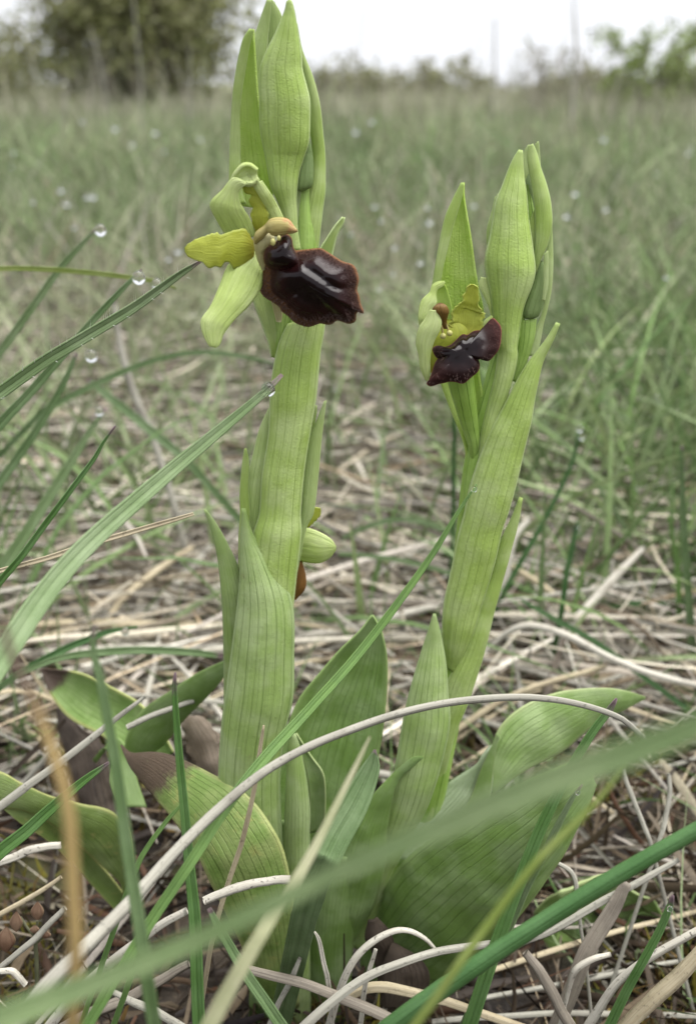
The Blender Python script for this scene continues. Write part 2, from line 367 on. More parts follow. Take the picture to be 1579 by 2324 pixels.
def lip_mat(name, rimcol, fade=(.74, 1.02), gloss=(.70, .88)):
    m, t, o = mat_new(name); g = G(t); tc = g.n('ShaderNodeTexCoord'); OB = tc.outputs['Object']
    a = g.n('ShaderNodeAttribute', attribute_name='rim').outputs['Fac']
    f = g.noise(OB, 1800, 4, .7); b = g.noise(OB, 420, 3)
    r = g.math('ADD', a, g.math('MULTIPLY', g.math('SUBTRACT', b, .5), .22))
    c = g.mix(g.ramp(r, .35, .75), (.005, .0015, .002), (.016, .0045, .004))
    c = g.mix(g.math('MULTIPLY', g.ramp(r, *fade), .75), c, (rimcol[0]*.26, rimcol[1]*.24, rimcol[2]*.3))
    c = g.mix(g.ramp(a, .93, .99), c, rimcol)
    c = g.mix(g.math('MULTIPLY', g.math('MULTIPLY', g.ramp(f, .55, .7), g.ramp(r, .74, .95)), .4), c, (.13, .06, .045))
    ro = g.math('ADD', .17, g.math('MULTIPLY', g.ramp(r, *gloss), .62))
    bp = g.n('ShaderNodeBump'); g.put(bp.inputs['Strength'], g.math('ADD', .06, g.math('MULTIPLY', g.ramp(r, .55, .8), .9))); bp.inputs['Distance'].default_value = .0002; g.put(bp.inputs['Height'], f)
    P = g.n('ShaderNodeBsdfPrincipled'); g.put(P.inputs['Base Color'], c); g.put(P.inputs['Roughness'], ro); g.put(P.inputs['Normal'], bp.outputs[0])
    g.put(P.inputs['Specular IOR Level'], g.math('SUBTRACT', .24, g.math('MULTIPLY', g.ramp(r, .5, .85), .12)))
    g.put(P.inputs['Sheen Weight'], g.math('MULTIPLY', g.ramp(r, .7, .95), .07)); P.inputs['Sheen Roughness'].default_value = .4; P.inputs['Sheen Tint'].default_value = (.8, .45, .35, 1)
    t.links.new(P.outputs[0], o.inputs[0]); return m
M['lip'] = lip_mat('velvet_lip', (.14, .062, .022))
M['lip_red'] = lip_mat('velvet_lip_red_rim', (.16, .05, .036), (.80, 1.02), (.5, .72))
def flat_mat(name, c, rough=.5, tr=0, **k):
    m, t, o = mat_new(name); g = G(t); tc = g.n('ShaderNodeTexCoord'); f = g.noise(tc.outputs['Object'], 600, 4, .6)
    col = g.mix(g.ramp(f, .3, .7), tuple(x*.75 for x in c), tuple(min(1, x*1.2) for x in c))
    P = g.n('ShaderNodeBsdfPrincipled'); g.put(P.inputs['Base Color'], col); P.inputs['Roughness'].default_value = rough
    for a, v in k.items(): P.inputs[a.replace('_', ' ')].default_value = v
    t.links.new(P.outputs[0], o.inputs[0]); return m
M['hair'] = flat_mat('lip_hair', (.05, .024, .018), .6)
M['hair_pale'] = flat_mat('lip_hair_pale', (.15, .09, .075), .6)
M['white_hair'] = flat_mat('blade_hair', (.55, .58, .48), .5)
mw, t_, o_ = mat_new('water'); P_ = t_.nodes.new('ShaderNodeBsdfPrincipled'); P_.inputs['Base Color'].default_value = (1, 1, 1, 1)
P_.inputs['Transmission Weight'].default_value = 1; P_.inputs['IOR'].default_value = 1.33; P_.inputs['Roughness'].default_value = 0.0
t_.links.new(P_.outputs[0], o_.inputs[0]); M['water'] = mw
M['grass'] = plant_mat('grass_green', (.115, .185, .07), (.17, .245, .115), (.065, .12, .035), 3, .5, transl=.22, rough=.4, tip=(.14, .10, .10), tip_v=(.01, .035), veinw=.25)
M['grass_bright'] = plant_mat('grass_bright_green', (.135, .235, .07), (.17, .29, .08), (.06, .14, .02), 3, .5, transl=.3, rough=.45, veinw=.25)
M['grass_grey'] = plant_mat('grass_grey_green', (.15, .225, .09), (.215, .285, .145), (.10, .15, .06), 3, .5, transl=.2, rough=.45, tip=(.25, .19, .18), tip_v=(.01, .05), veinw=.25)
M['grass_dark'] = plant_mat('grass_dark_green', (.045, .115, .03), (.075, .155, .05), (.025, .07, .015), 3, .5, transl=.15, rough=.4, veinw=.25)
M['grass_rod'] = plant_mat('grass_rod_green', (.052, .125, .036), (.07, .15, .05), (.04, .10, .028), 2, .3, transl=.1, rough=.35)
M['grass_purple'] = plant_mat('grass_purple_tip', (.09, .19, .045), (.13, .24, .08), (.05, .12, .02), 3, .5, transl=.22, tip=(.16, .11, .12), tip_v=(.015, .07), veinw=.25)
M['grass_olive'] = plant_mat('grass_olive', (.22, .29, .06), (.28, .34, .10), (.15, .2, .04), 3, .4, transl=.3)
M['grass_fore'] = plant_mat('grass_pale_green', (.20, .29, .12), (.27, .35, .17), (.12, .19, .06), 3, .5, transl=.35, veinw=.25)
M['grass_cream'] = plant_mat('grass_cream_edge', (.31, .32, .18), (.38, .37, .24), (.18, .24, .09), 2, .4, transl=.3, root=(.17, .26, .07), root_v=(.8, 1.0))
M['straw'] = straw_mat('dry_straw', (.32, .265, .165), (.45, .39, .27), (.20, .155, .10), sp=.5)
M['straw_grey'] = straw_mat('grey_straw', (.22, .21, .172), (.34, .327, .275), (.13, .118, .095), sp=.5)
M['straw_white'] = straw_mat('bleached_straw', (.34, .315, .255), (.50, .475, .41), (.20, .175, .14), sp=.95)
M['straw_dark'] = straw_mat('weathered_straw', (.11, .092, .072), (.26, .23, .185), (.045, .035, .03), stripes=8)
M['straw_orange'] = straw_mat('ochre_stalk', (.25, .175, .065), (.32, .235, .10), (.18, .12, .05), tip=(.09, .06, .045), tip_v=.3)
M['twig'] = straw_mat('brown_twig', (.17, .145, .115), (.26, .225, .18), (.10, .08, .065))
M['attr_grass'] = attr_mat('meadow_grass', .5, .25); M['attr_straw'] = attr_mat('meadow_straw', .6, .05); M['attr_leaf'] = attr_mat('shrub_leaf', .55, .3)

# ------------------------------------------------------------------ ground
def ground_z(x, y):
    z = .0025*noise.noise(Vector((x*14, y*14, 0))) + .006*noise.noise(Vector((x*2.5, y*2.5, 4)))*min(1, max(0, (y-.2)*2))
    if y > 2: z += .02*noise.noise(Vector((x*.5, y*.5, 9)))*min(1, (y-2)/3)
    if y > 7: z += .0085*(min(y, 60)-7) * (1-.6*min(1, max(0, (x+.5)/8)))
    return z
xs = np.r_[-90, -60, -40, -25, -15, -9, -6, -4, -2.6, -1.6, -1, np.linspace(-.6, .6, 61), 1, 1.6, 2.6, 4, 6, 9, 15, 25, 40, 60, 90]
ys = np.r_[-40, -15, -5, -2, -1, -.5, -.2, np.linspace(0, .9, 46), np.linspace(1, 4, 16), np.linspace(4.6, 14, 16), 17, 21, 27, 35, 45, 60, 90, 140]
V = [(x, y, ground_z(x, y)-.002) for y in ys for x in xs]
mg, t_, o_ = mat_new('mossy_soil'); g = G(t_); tc = g.n('ShaderNodeTexCoord'); OB = tc.outputs['Object']
c = g.mix(g.ramp(g.noise(OB, 55, 5, .65), .35, .68), (.014, .010, .007), (.045, .033, .02))  # dark soil, darkened further to paint in the shade of hollows
c = g.mix(g.math('MULTIPLY', g.ramp(g.noise(OB, 22, 4), .5, .68), .7), c, (.085, .085, .022))
c = g.mix(g.math('MULTIPLY', g.ramp(g.noise(OB, 400, 3, .7), .6, .7), .5), c, (.16, .12, .075))
sp_ = g.n('ShaderNodeSeparateXYZ'); g.put(sp_.inputs[0], OB)
c = g.mix(g.ramp(sp_.outputs[1], .8, 2.5), c, g.mix(g.ramp(g.noise(OB, 3, 4), .35, .65), (.10, .125, .05), (.17, .165, .09)))
bp = g.n('ShaderNodeBump'); bp.inputs['Distance'].default_value = .002; g.put(bp.inputs['Height'], g.noise(OB, 260, 5, .7))
P = g.n('ShaderNodeBsdfPrincipled'); g.put(P.inputs['Base Color'], c); P.inputs['Roughness'].default_value = .85; g.put(P.inputs['Normal'], bp.outputs[0]); t_.links.new(P.outputs[0], o_.inputs[0])
kind(obj('ground', V, grid_faces(len(ys), len(xs)), mg), 'structure')

# ------------------------------------------------------------------ fields of blades (ground cover nobody could count)
def ribbons(name, B, D, bend, L, Wd, col, mat, segs=4, taper=1.5, hump=.45, label_kind='stuff', taper_both=False):
    """B bases, D unit directions, bend quadratic offset vectors, L lengths, Wd widths, col colours"""
    N = len(B); t = np.linspace(0, 1, segs+1)
    P = B[:, None] + D[:, None]*(L[:, None]*t)[..., None] + bend[:, None]*(t**2)[None, :, None]
    tan = nrm(np.gradient(P, axis=1))
    ref = np.zeros_like(tan); ref[..., 2] = 1; rd = RNG.normal(size=(N, 1, 3)); ref = nrm(rd*.9+ref*.3+np.array([0, -.8, 0]))
    s = nrm(np.cross(tan, ref)); u = np.cross(s, tan)
    prof = (1-t**taper*.93) if not taper_both else np.clip(np.sin(np.pi*np.clip(t*.94+.03, 0, 1))**.35, .25, 1)
    w = Wd[:, None]*prof[None]*.5
    V = np.stack([P-s*w[..., None], P+u*(w*hump)[..., None], P+s*w[..., None]], 2)      # N, segs+1, 3, 3
    V = V.reshape(-1, 3); k = (segs+1)*3
    base = (np.arange(N)*k)[:, None, None, None]; si = (np.arange(segs)*3)[None, :, None, None]; ci = np.arange(2)[None, None, :, None]
    q = np.array([0, 1, 4, 3])[None, None, None, :]
    F = (base+si+ci+q).reshape(-1, 4)
    me = bpy.data.meshes.new(name); me.vertices.add(len(V)); me.vertices.foreach_set('co', V.ravel())
    me.loops.add(F.size); me.loops.foreach_set('vertex_index', F.ravel().astype(np.int32))
    me.polygons.add(len(F)); me.polygons.foreach_set('loop_start', np.arange(0, F.size, 4, dtype=np.int32))
    me.polygons.foreach_set('use_smooth', np.ones(len(F), bool))
    ca = me.color_attributes.new('col', 'FLOAT_COLOR', 'POINT')
    cc = np.concatenate([col, np.ones((N, 1))], 1).repeat(k, 0); ca.data.foreach_set('color', cc.ravel())
    me.materials.append(mat); me.update(calc_edges=True); me.validate()
    o = bpy.data.objects.new(name, me); C.objects.link(o); return kind(o, label_kind)
def unitdirs(az, el): return np.stack([np.cos(el)*np.cos(az), np.cos(el)*np.sin(az), np.sin(el)], 1)
def pick(pal, N, var=.18):
    pal = np.array(pal); c = pal[RNG.integers(0, len(pal), N)]
    f = RNG.random((N, 1)); c = c*f + pal[RNG.integers(0, len(pal), N)]*(1-f)
    return np.clip(c*(1+RNG.normal(size=(N, 1))*var), .01, .9)
def zs(B): return np.array([ground_z(b[0], b[1]) for b in B])
def wedge(N, y0, y1, p=1.0, extra=.06, ratio=.42):
    y = y0+(y1-y0)*RNG.random(N)**p; x = (RNG.random(N)*2-1)*(y*ratio+extra)
    B = np.stack([x, y, np.zeros(N)], 1); B[:, 2] = zs(B); return B
STRAW = [(.38, .33, .245), (.31, .28, .24), (.265, .25, .21), (.44, .40, .31), (.20, .17, .135), (.345, .33, .28), (.25, .19, .12)]
GREEN = [(.12, .195, .065), (.16, .245, .085), (.10, .165, .06), (.18, .255, .105), (.20, .245, .13)]
FAR = [(.235, .275, .145), (.285, .305, .185), (.20, .26, .125), (.29, .29, .195), (.34, .325, .24), (.25, .305, .155)]  # far grass colours paled: lens haze painted into them
def clear_of_orchids(B, pad=0):
    return ~((B[:, 1] < .165+pad) & (B[:, 0] > -.055) & (B[:, 0] < .045)) & ~((B[:, 1] < .20) & (B[:, 0] < 0) & (RNG.random(len(B)) < .6))
# straw litter close by
def patchy(B, sc, th, soft=.25, off=0):
    k = np.array([noise.noise(Vector((b[0]*sc, b[1]*sc, off))) for b in B]); return RNG.random(len(B)) < np.clip((k-th)/soft+.5, 0, 1)
def litter(N, y0, y1, p, Lr, Wr, lift, pal, sc=9, th=-.1, off=0, azs=.75):
    B = wedge(N, y0, y1, p); B = B[clear_of_orchids(B)]; B = B[patchy(B, sc, th, off=off) | (B[:, 1] > .33)]; N = len(B)
    az = RNG.choice([0, math.pi], N)+RNG.normal(size=N)*azs; el = RNG.normal(size=N)*.10+.05
    L = RNG.uniform(*Lr, N); bend = RNG.normal(size=(N, 3))*np.array([.014, .014, .006]); bend[:, 2] -= L*np.sin(np.maximum(el, 0))*.6
    B[:, 2] += RNG.random(N)**2*lift
    near_low = (B[:, 1] < .24); B[near_low, 2] *= .35; el[near_low] *= .3
    ribbons('straw_litter', B, unitdirs(az, el), bend, L, RNG.uniform(*Wr, N)*RNG.uniform(.6, 1.1, N), pick(pal, N, .25), M['attr_straw'], 5, hump=.7, taper_both=True)
litter(900, .11, .27, 1, (.02, .07), (.0004, .0010), .012, [c for c in STRAW]+[(.10, .075, .05), (.14, .11, .08)], 14, .0)
litter(6500, .22, .66, 1.0, (.025, .10), (.0006, .0022), .02, STRAW+[(.52, .49, .42), (.50, .46, .36), (.10, .075, .05), (.09, .07, .05)], 9, -.25)
litter(1500, .6, 1.3, 1.3, (.03, .11), (.0008, .0018), .02, STRAW, 6, 0)
N = 420; B = wedge(N, .12, .55, 1.0); B = B[clear_of_orchids(B)]; N = len(B); B[:, 2] += RNG.random(N)*.006
ribbons('leaf_fragments', B, unitdirs(RNG.random(N)*6.283, RNG.normal(size=N)*.35+.1), RNG.normal(size=(N, 3))*.006, RNG.uniform(.008, .028, N), RNG.uniform(.0012, .0032, N), pick([(.13, .105, .065), (.08, .058, .036), (.24, .215, .15), (.06, .045, .03), (.17, .15, .11)], N), M['attr_straw'], 4, hump=.5, taper_both=True)
N = 2600; B = wedge(N, .12, .6, 1.0); B = B[clear_of_orchids(B) & patchy(B, 11, .0, .2, 6)]; N = len(B)
ribbons('grass', B, unitdirs(RNG.random(N)*6.283, RNG.uniform(.2, 1.3, N)), RNG.normal(size=(N, 3))*.006, RNG.uniform(.012, .04, N), RNG.uniform(.0005, .0014, N), pick(GREEN, N), M['attr_grass'], 4)
# fine debris, its colours darkened to paint in gap shade, and moss beneath it
N = 12000; B = wedge(N, .1, .8, 1.1); az = RNG.random(N)*6.283; el = RNG.normal(size=N)*.25+.1
ribbons('plant_debris', B, unitdirs(az, el), RNG.normal(size=(N, 3))*.003, RNG.uniform(.005, .026, N), RNG.uniform(.0004, .0018, N), pick([(.04, .028, .018), (.025, .018, .013), (.06, .042, .024), (.13, .10, .065), (.018, .013, .01), (.06, .03, .016)], N), M['attr_straw'], 3, hump=.5, taper_both=True)
N = 26000; B = wedge(N, .11, .75, 1.1); B = B[patchy(B, 22, .02, .1, 3)]; N = len(B)
ribbons('moss', B, unitdirs(RNG.random(N)*6.283, RNG.uniform(.3, 1.4, N)), RNG.normal(size=(N, 3))*.0015, RNG.uniform(.003, .008, N), RNG.uniform(.0005, .0012, N), pick([(.10, .09, .02), (.20, .18, .03), (.07, .065, .02), (.14, .085, .03)], N), M['attr_straw'], 2, hump=.3)
# green blades among the straw, thicker further off and to the right
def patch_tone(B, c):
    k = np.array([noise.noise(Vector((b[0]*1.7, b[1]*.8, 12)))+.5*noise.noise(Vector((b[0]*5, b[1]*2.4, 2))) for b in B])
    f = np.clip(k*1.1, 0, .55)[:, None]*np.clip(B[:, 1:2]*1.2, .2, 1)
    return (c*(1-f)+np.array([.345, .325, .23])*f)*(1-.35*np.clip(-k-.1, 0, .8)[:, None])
def green(name, N, y0, y1, p, Lr, Wr, tilt, pal, segs=5, dens=None, pad=.03, ratio=.42, tuft=9, spread=.012):
    Cn = wedge(max(1, N//tuft), y0, y1, p, ratio=ratio); B = Cn.repeat(tuft, 0); own = np.arange(len(Cn)).repeat(tuft)
    sc_ = spread*(1+B[:, 1:2]*.8); B[:, :2] += RNG.normal(size=(len(B), 2))*sc_; ok = clear_of_orchids(B, pad) & (B[:, 1] > y0*.9)
    if dens is not None: ok &= RNG.random(len(B)) < dens(B)
    hgt = RNG.uniform(.55, 1.15, len(Cn)); laz = RNG.random(len(Cn))*6.283; tone = np.exp(RNG.normal(size=(len(Cn), 1))*.16)
    B, own = B[ok], own[ok]; N = len(B); B[:, 2] = zs(B)
    az = np.where(RNG.random(N) < .55, laz[own]+RNG.normal(size=N)*.6, RNG.random(N)*6.283); el = np.clip(math.pi/2-np.abs(RNG.normal(size=N))*tilt, .12, 1.57)
    L = RNG.uniform(*Lr, N)*hgt[own]; bend = np.stack([np.cos(az), np.sin(az), -.7*np.ones(N)], 1)*(L*RNG.uniform(.05, .55, N))[:, None]
    ribbons(name, B, unitdirs(az, el), bend, L, RNG.uniform(*Wr, N), np.clip(patch_tone(B, pick(pal, N, .24)*tone[own]), .01, .6), M['attr_grass'], segs)
green('grass', 5200, .26, .70, .9, (.035, .11), (.0013, .0030), .5, GREEN+[(.22, .27, .12), (.24, .30, .15)], dens=lambda B: np.where(B[:, 0] > .045, .95, np.where(B[:, 0] < -.03, .22, .14)), tuft=5)
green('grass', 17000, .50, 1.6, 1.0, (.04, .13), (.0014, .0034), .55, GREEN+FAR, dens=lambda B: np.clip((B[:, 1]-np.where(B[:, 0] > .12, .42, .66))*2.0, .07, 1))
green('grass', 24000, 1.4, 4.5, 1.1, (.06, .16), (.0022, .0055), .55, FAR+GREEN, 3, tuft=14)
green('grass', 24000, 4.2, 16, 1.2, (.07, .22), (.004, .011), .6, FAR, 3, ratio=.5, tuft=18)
N = 6000; B = wedge(N, .7, 3.5); az = RNG.random(N)*6.283; L = RNG.uniform(.04, .10, N); el = RNG.uniform(.05, 1.1, N)
ribbons('dry_grass', B, unitdirs(az, el), RNG.normal(size=(N, 3))*.015, L, RNG.uniform(.0008, .0022, N), pick(STRAW, N), M['attr_straw'], 3, taper_both=True)
N = 8000; B = wedge(N, 3.5, 14, ratio=.5); az = RNG.random(N)*6.283; L = RNG.uniform(.08, .18, N); el = RNG.uniform(.3, 1.5, N)
ribbons('dry_grass', B, unitdirs(az, el), RNG.normal(size=(N, 3))*.02, L, RNG.uniform(.003, .006, N), pick([(.30, .285, .215), (.36, .34, .275), (.26, .25, .18)], N), M['attr_straw'], 3, taper_both=True)

N = 2200; B = wedge(N, 2.2, 9, ratio=.45); az = RNG.random(N)*6.283; L = RNG.uniform(.10, .34, N); el = np.clip(1.5-np.abs(RNG.normal(size=N))*.3, .6, 1.57)
ribbons('dry_grass', B, unitdirs(az, el), RNG.normal(size=(N, 3))*.03, L, RNG.uniform(.0025, .005, N), pick([(.30, .28, .22), (.36, .33, .28), (.25, .23, .18), (.22, .25, .13)], N), M['attr_straw'], 4, taper=2)
# ------------------------------------------------------------------ shrubs at the back
def shrub(name, x, y, w, h, nleaf, pal, label, leafsize=.03, ntwig=40, group=None, cat='bush', lobes=7, seed=0, sparse=False, twigcol=None, tw=.006):
    r = np.random.default_rng(seed); z0 = ground_z(x, y)
    e = empty(name, (x, y, z0), label, cat, group)
    tips = []
    Vt, Ft, UVt = [], [], []; off = 0
    for i in range(ntwig):
        a = r.random()*6.283; rad = w/2*math.sqrt(r.random()); top = np.array([x+rad*math.cos(a), y+rad*math.sin(a)*.7, z0+h*r.uniform(.45, 1.0)*math.sqrt(max(.15, 1-(rad/(w/2))**2*.8))])
        b = np.array([x+r.normal()*w*.07, y+r.normal()*w*.05, z0-.02]); mid = (b+top)/2+r.normal(size=3)*w*.06
        Pp = catmull(np.array([b, mid, top]), 7); tips.append(Pp)
        v, f, uv = sweep(Pp, np.linspace(tw, tw*.25, 7)*r.uniform(.7, 1.3), 5, frame=(0, -1, .1)); Vt.append(v); Ft += [tuple(k+off for k in q) for q in f]; UVt.append(uv); off += len(v)
        for _ in range(3):
            k = r.integers(2, 6); b2 = Pp[k]; t2 = b2+r.normal(size=3)*np.array([.12, .1, .08])*h*.8+np.array([0, 0, .1*h])
            P2 = catmull(np.array([b2, (b2+t2)/2+r.normal(size=3)*.02*h, t2]), 5); tips.append(P2)
            v, f, uv = sweep(P2, np.linspace(tw*.45, tw*.15, 5), 4, frame=(0, -1, .1)); Vt.append(v); Ft += [tuple(k_+off for k_ in q) for q in f]; UVt.append(uv); off += len(v)
    obj('trunk' if cat == 'tree' else 'branches', np.concatenate(Vt), Ft, twigcol or M['twig'], e, np.concatenate(UVt))
    if nleaf:
        idx = r.integers(0, len(tips), nleaf); B = np.array([tips[i][r.integers(len(tips[i])//2, len(tips[i]))] for i in idx])
        sp = .05*h if sparse else .12*h
        B = B + r.normal(size=(nleaf, 3))*np.array([sp*1.1, sp, sp]); B[:, 2] = np.maximum(B[:, 2], z0+.01)
        k = np.array([noise.noise(Vector(b*5/h)) for b in B]); B = B[k > -.12]; n2 = len(B)
        cl = pick(pal, n2, .22)
        me = ribbons('foliage', B, unitdirs(r.random(n2)*6.283, r.uniform(-.6, 1.2, n2)), r.normal(size=(n2, 3))*leafsize*.15, r.uniform(.6, 1.3, n2)*leafsize, r.uniform(.35, .6, n2)*leafsize, cl, M['attr_leaf'], 2, hump=.2, taper_both=True)
        del me['kind']; me.parent = e; me.matrix_parent_inverse = Matrix.Translation(e.location).inverted(); me.name = 'foliage'
    return e
OL = [(.19, .21, .08), (.24, .25, .105), (.15, .16, .075), (.28, .285, .14), (.19, .18, .11)]  # bush leaves lightened, the hazy veil is put into their colour
GR = [(.20, .26, .08), (.26, .33, .11), (.16, .20, .075)]
GREY = [(.25, .24, .17), (.30, .28, .225), (.23, .24, .15)]
shrub('bush', -1.30, 6.6, 1.38, 1.25, 26000, OL, 'big dense olive-green bush behind the taller orchid', .045, 120, seed=1, tw=.007)
shrub('bush', -2.55, 7.4, 1.2, .62, 7000, OL, 'low dark bush at the left picture edge beside the big bush', .04, 40, seed=2)
shrub('sapling', 1.02, 5.6, .48, .44, 420, GREY, 'bare greyish shrub left of the leafy saplings on the right', .03, 34, seed=3, sparse=True, tw=.004)
shrub('sapling', 1.45, 5.4, .6, .46, 2200, GR, 'leafy green sapling right of the bare greyish shrub', .035, 26, cat='bush', seed=4, sparse=True, tw=.005)
shrub('sapling', 1.95, 5.9, .95, .56, 1900, GR, 'thin open sapling with scattered leaves at the right edge', .04, 18, cat='bush', seed=5, sparse=True, tw=.007)
for i, (x, y, w, h, lb) in enumerate([(.0, 11, 1.3, .42, 'low hazy bush on the horizon just right of the taller orchid'), (1.0, 12, 1.8, .34, 'low olive scrub on the horizon between the two orchids'), (2.6, 12, 1.6, .32, 'low scrub on the horizon behind the bare greyish shrub'), (4.2, 12.5, 2.2, .30, 'dark low scrub on the horizon at the right edge'), (-4.0, 11, 1.6, .45, 'pale low bush on the horizon at the left edge')]):
    shrub('bush', x, y, w, h, 3200, OL+GREY, lb, .06, 30, group='low scrub along the horizon', seed=20+i, tw=.008)

# ------------------------------------------------------------------ out-of-focus dry stalks behind
for i, (a, b, Yk, wd, lb) in enumerate([((297, -60), (312, 265), 2.6, 16, 'tall dead stalk in front of the big bush, nearest its middle'), ((432, 95), (402, 300), 2.2, 18, 'leaning dead stalk in front of the right half of the big bush'), ((155, 150), (112, 285), 2.4, 16, 'short pale stalk leaning right in front of the big bush, left side'), ((205, 60), (245, 250), 3, 14, 'faint dead stalk leaning left before the big bush'), ((1300, -30), (1296, 285), 2.4, 16, 'tall thin dead stalk standing among the right saplings'), ((822, 20), (786, 190), 3.2, 9, 'faint thin stalk against the sky right of the taller orchid'), ((1122, 40), (1112, 215), 3.4, 18, 'dead flower stalk rising over the bare greyish shrub')]):
    zb = at(b[0], b[1], Yk); zb[2] = ground_z(zb[0], zb[1]) - .01; tp = at(a[0], a[1], Yk)
    Pp = catmull(np.array([tp, (tp+zb)/2+np.array([.01, 0, 0]), zb]), 16)
    v, f, uv = sweep(Pp, np.linspace(.4, 1, 16)*wd*.5*Yk/FPX*.45, 6, frame=(0, -1, .1))
    tag(obj('dead_stalk', v, f, M['straw_grey'], None, uv), lb, 'stalk', 'dead stalks behind the orchids')

# ================================================================== the taller orchid (left)
YL = .150
b0 = at(610, 2130, .155); b0[2] = 0
A1 = empty('orchid', b0, 'taller orchid with one big open flower whose lip is shiny black-brown', 'orchid')
def stalk(name, pts, Y, mat, parent, n=40, sides=14, flat=.9):
    Q = catmull([p[:3] for p in pts], n); Ys = np.interp(np.linspace(0, 1, n), np.linspace(0, 1, len(Y) if not np.isscalar(Y) else 1), Y if not np.isscalar(Y) else [Y])
    P = np.array([at(Q[i, 0], Q[i, 1], Ys[i]) for i in range(n)]); w = np.array([Q[i, 2]*depth_of(P[i])/FPX/2 for i in range(n)])
    V, F, UV = sweep(P, w, sides, flat); return obj(name, V, F, mat, parent, UV)
stalk('stem', [(672, 240, 22), (690, 430, 40), (695, 560, 52), (676, 750, 58), (640, 1000, 62), (612, 1300, 66), (598, 1600, 68), (588, 1900, 72), (610, 2130, 74)], [YL+.002, YL+.001, YL+.001, YL+.001, YL+.001, YL+.002, .155], M['stem'], A1)
# bud spike, back to front
def part_label(o, s): o['label'] = s; return o
pod('bud', T1([(660, 20), (600, 350), (580, 800), (600, 1500)]), T1([(690, 20), (800, 350), (880, 800), (820, 1500)]), YL+.0075, M['bract_pale'], A1, .5, seed=2)
leaf('bract', T1([(640, 5), (640, 60), (620, 250), (590, 640), (540, 1000)]), T1([(650, -5), (700, 60), (770, 200), (800, 500), (760, 1000)]), YL+.0068, M['bract_pale'], A1, 60, seed=3)
leaf('bract', T1([(605, -6), (560, 120), (480, 350), (400, 560), (360, 1000), (380, 1500)]), T1([(640, 0), (640, 60), (612, 350), (585, 650), (535, 900), (520, 1400)]), YL+.0055, M['bract_pale'], A1, 80, seed=4)
# right bract, bud beneath it
leaf('bract', T1([(930, 300), (960, 600), (1030, 900), (1095, 1200), (1110, 1500), (1140, 1700), (1150, 2000), (1110, 2250)]) + F1([(1050, 330), (1020, 500), (1000, 790)]),
     T1([(950, 280), (1000, 560), (1040, 680), (1130, 900), (1190, 1100), (1230, 1300), (1260, 1600), (1285, 1850), (1290, 2250)]) + F1([(1183, 330), (1160, 500), (1128, 790)]), YL+.001, M['bract'], A1, 120, n=60, seed=5)
pod('bud', T1([(1075, 1640), (1010, 1850), (960, 2100), (950, 2280), (1010, 2300)]), T1([(1085, 1640), (1140, 1800), (1160, 2050), (1130, 2240), (1030, 2300)]), YL-.0004, M['bud'], A1, .8, seed=6)
leaf('bract', F1([(955, 320), (945, 500), (960, 790)]), F1([(1030, 300), (1015, 500), (1000, 790)]), YL+.0006, M['bract_pale'], A1, 50, n=20, seed=66)
# left bract: opened, its bright inner face turned to us
leaf('bract', T1([(395, 350), (330, 450), (270, 650), (215, 950), (180, 1300), (160, 1700), (150, 2100)])+F1([(432, 330), (450, 420)]), T1([(435, 350), (442, 520), (462, 800), (482, 1100), (515, 1400), (550, 1700), (600, 1950), (660, 2270)])+F1([(760, 420), (780, 470)]), YL+.0012, M['bract_in'], A1, -95, n=60, seed=7)
leaf('bract', T1([(400, 355), (325, 450), (268, 650), (213, 950), (178, 1300), (158, 1700), (147, 2100)])+F1([(430, 330), (440, 420)]), T1([(440, 352), (410, 430), (385, 540), (330, 850), (285, 1150), (262, 1400), (270, 1700), (275, 2000)])+F1([(530, 330), (560, 420)]), YL-.0012, M['bract'], A1, 70, n=60, seed=8)
# front bract, the largest of the spike
leaf('bract', T1([(842, 20), (820, 130), (780, 230), (700, 420), (600, 620), (533, 800), (515, 1000), (518, 1300), (520, 1500), (550, 1720), (600, 1950), (655, 2250)])+F1([(810, 380), (855, 500), (880, 640), (915, 790)]),
     T1([(862, 0), (885, 20), (920, 150), (960, 400), (1000, 650), (1012, 830), (1062, 1030), (1100, 1200), (1105, 1450), (1090, 1700), (1030, 1900), (975, 2080), (950, 2270)])+F1([(955, 380), (960, 500), (968, 640), (990, 790)]), YL-.001, M['bract'], A1, 150, n=80, m=25, seed=9, wob=.00022)
# bracts below the flower
leaf('bract', F1([(1325, 522), (1270, 585), (1200, 690), (1140, 790), (1100, 900)]), F1([(1342, 525), (1332, 575), (1285, 660), (1262, 740), (1230, 900)]), YL+.001, M['bract'], A1, -70, n=26, seed=10)
leaf('bract', Q2([(1120, 60), (1150, 200), (1190, 310), (1220, 395), (1232, 455)]), Q2([(1230, 40), (1262, 160), (1275, 250), (1268, 350), (1250, 460)]), YL+.0004, M['bract'], A1, -80, n=30, seed=11)
leaf('bract', Q2([(1222, 150), (1240, 240), (1258, 350), (1250, 460)]), Q2([(1330, 150), (1330, 260), (1300, 350), (1262, 470)]), YL+.0003, M['stem'], A1, 60, n=20, seed=111)
leaf('bract', Q2([(1310, 305), (1270, 390), (1245, 500), (1230, 620), (1222, 800), (1192, 1000), (1180, 1165)])+Q4([(1150, 100), (1140, 250), (1150, 480)]), Q2([(1472, 250), (1470, 320), (1452, 430), (1432, 640), (1412, 760), (1382, 950), (1362, 1165)])+Q4([(1366, 80), (1344, 280), (1322, 480)]), YL-.0002, M['bract'], A1, 135, n=80, m=25, seed=12, wob=.0002)
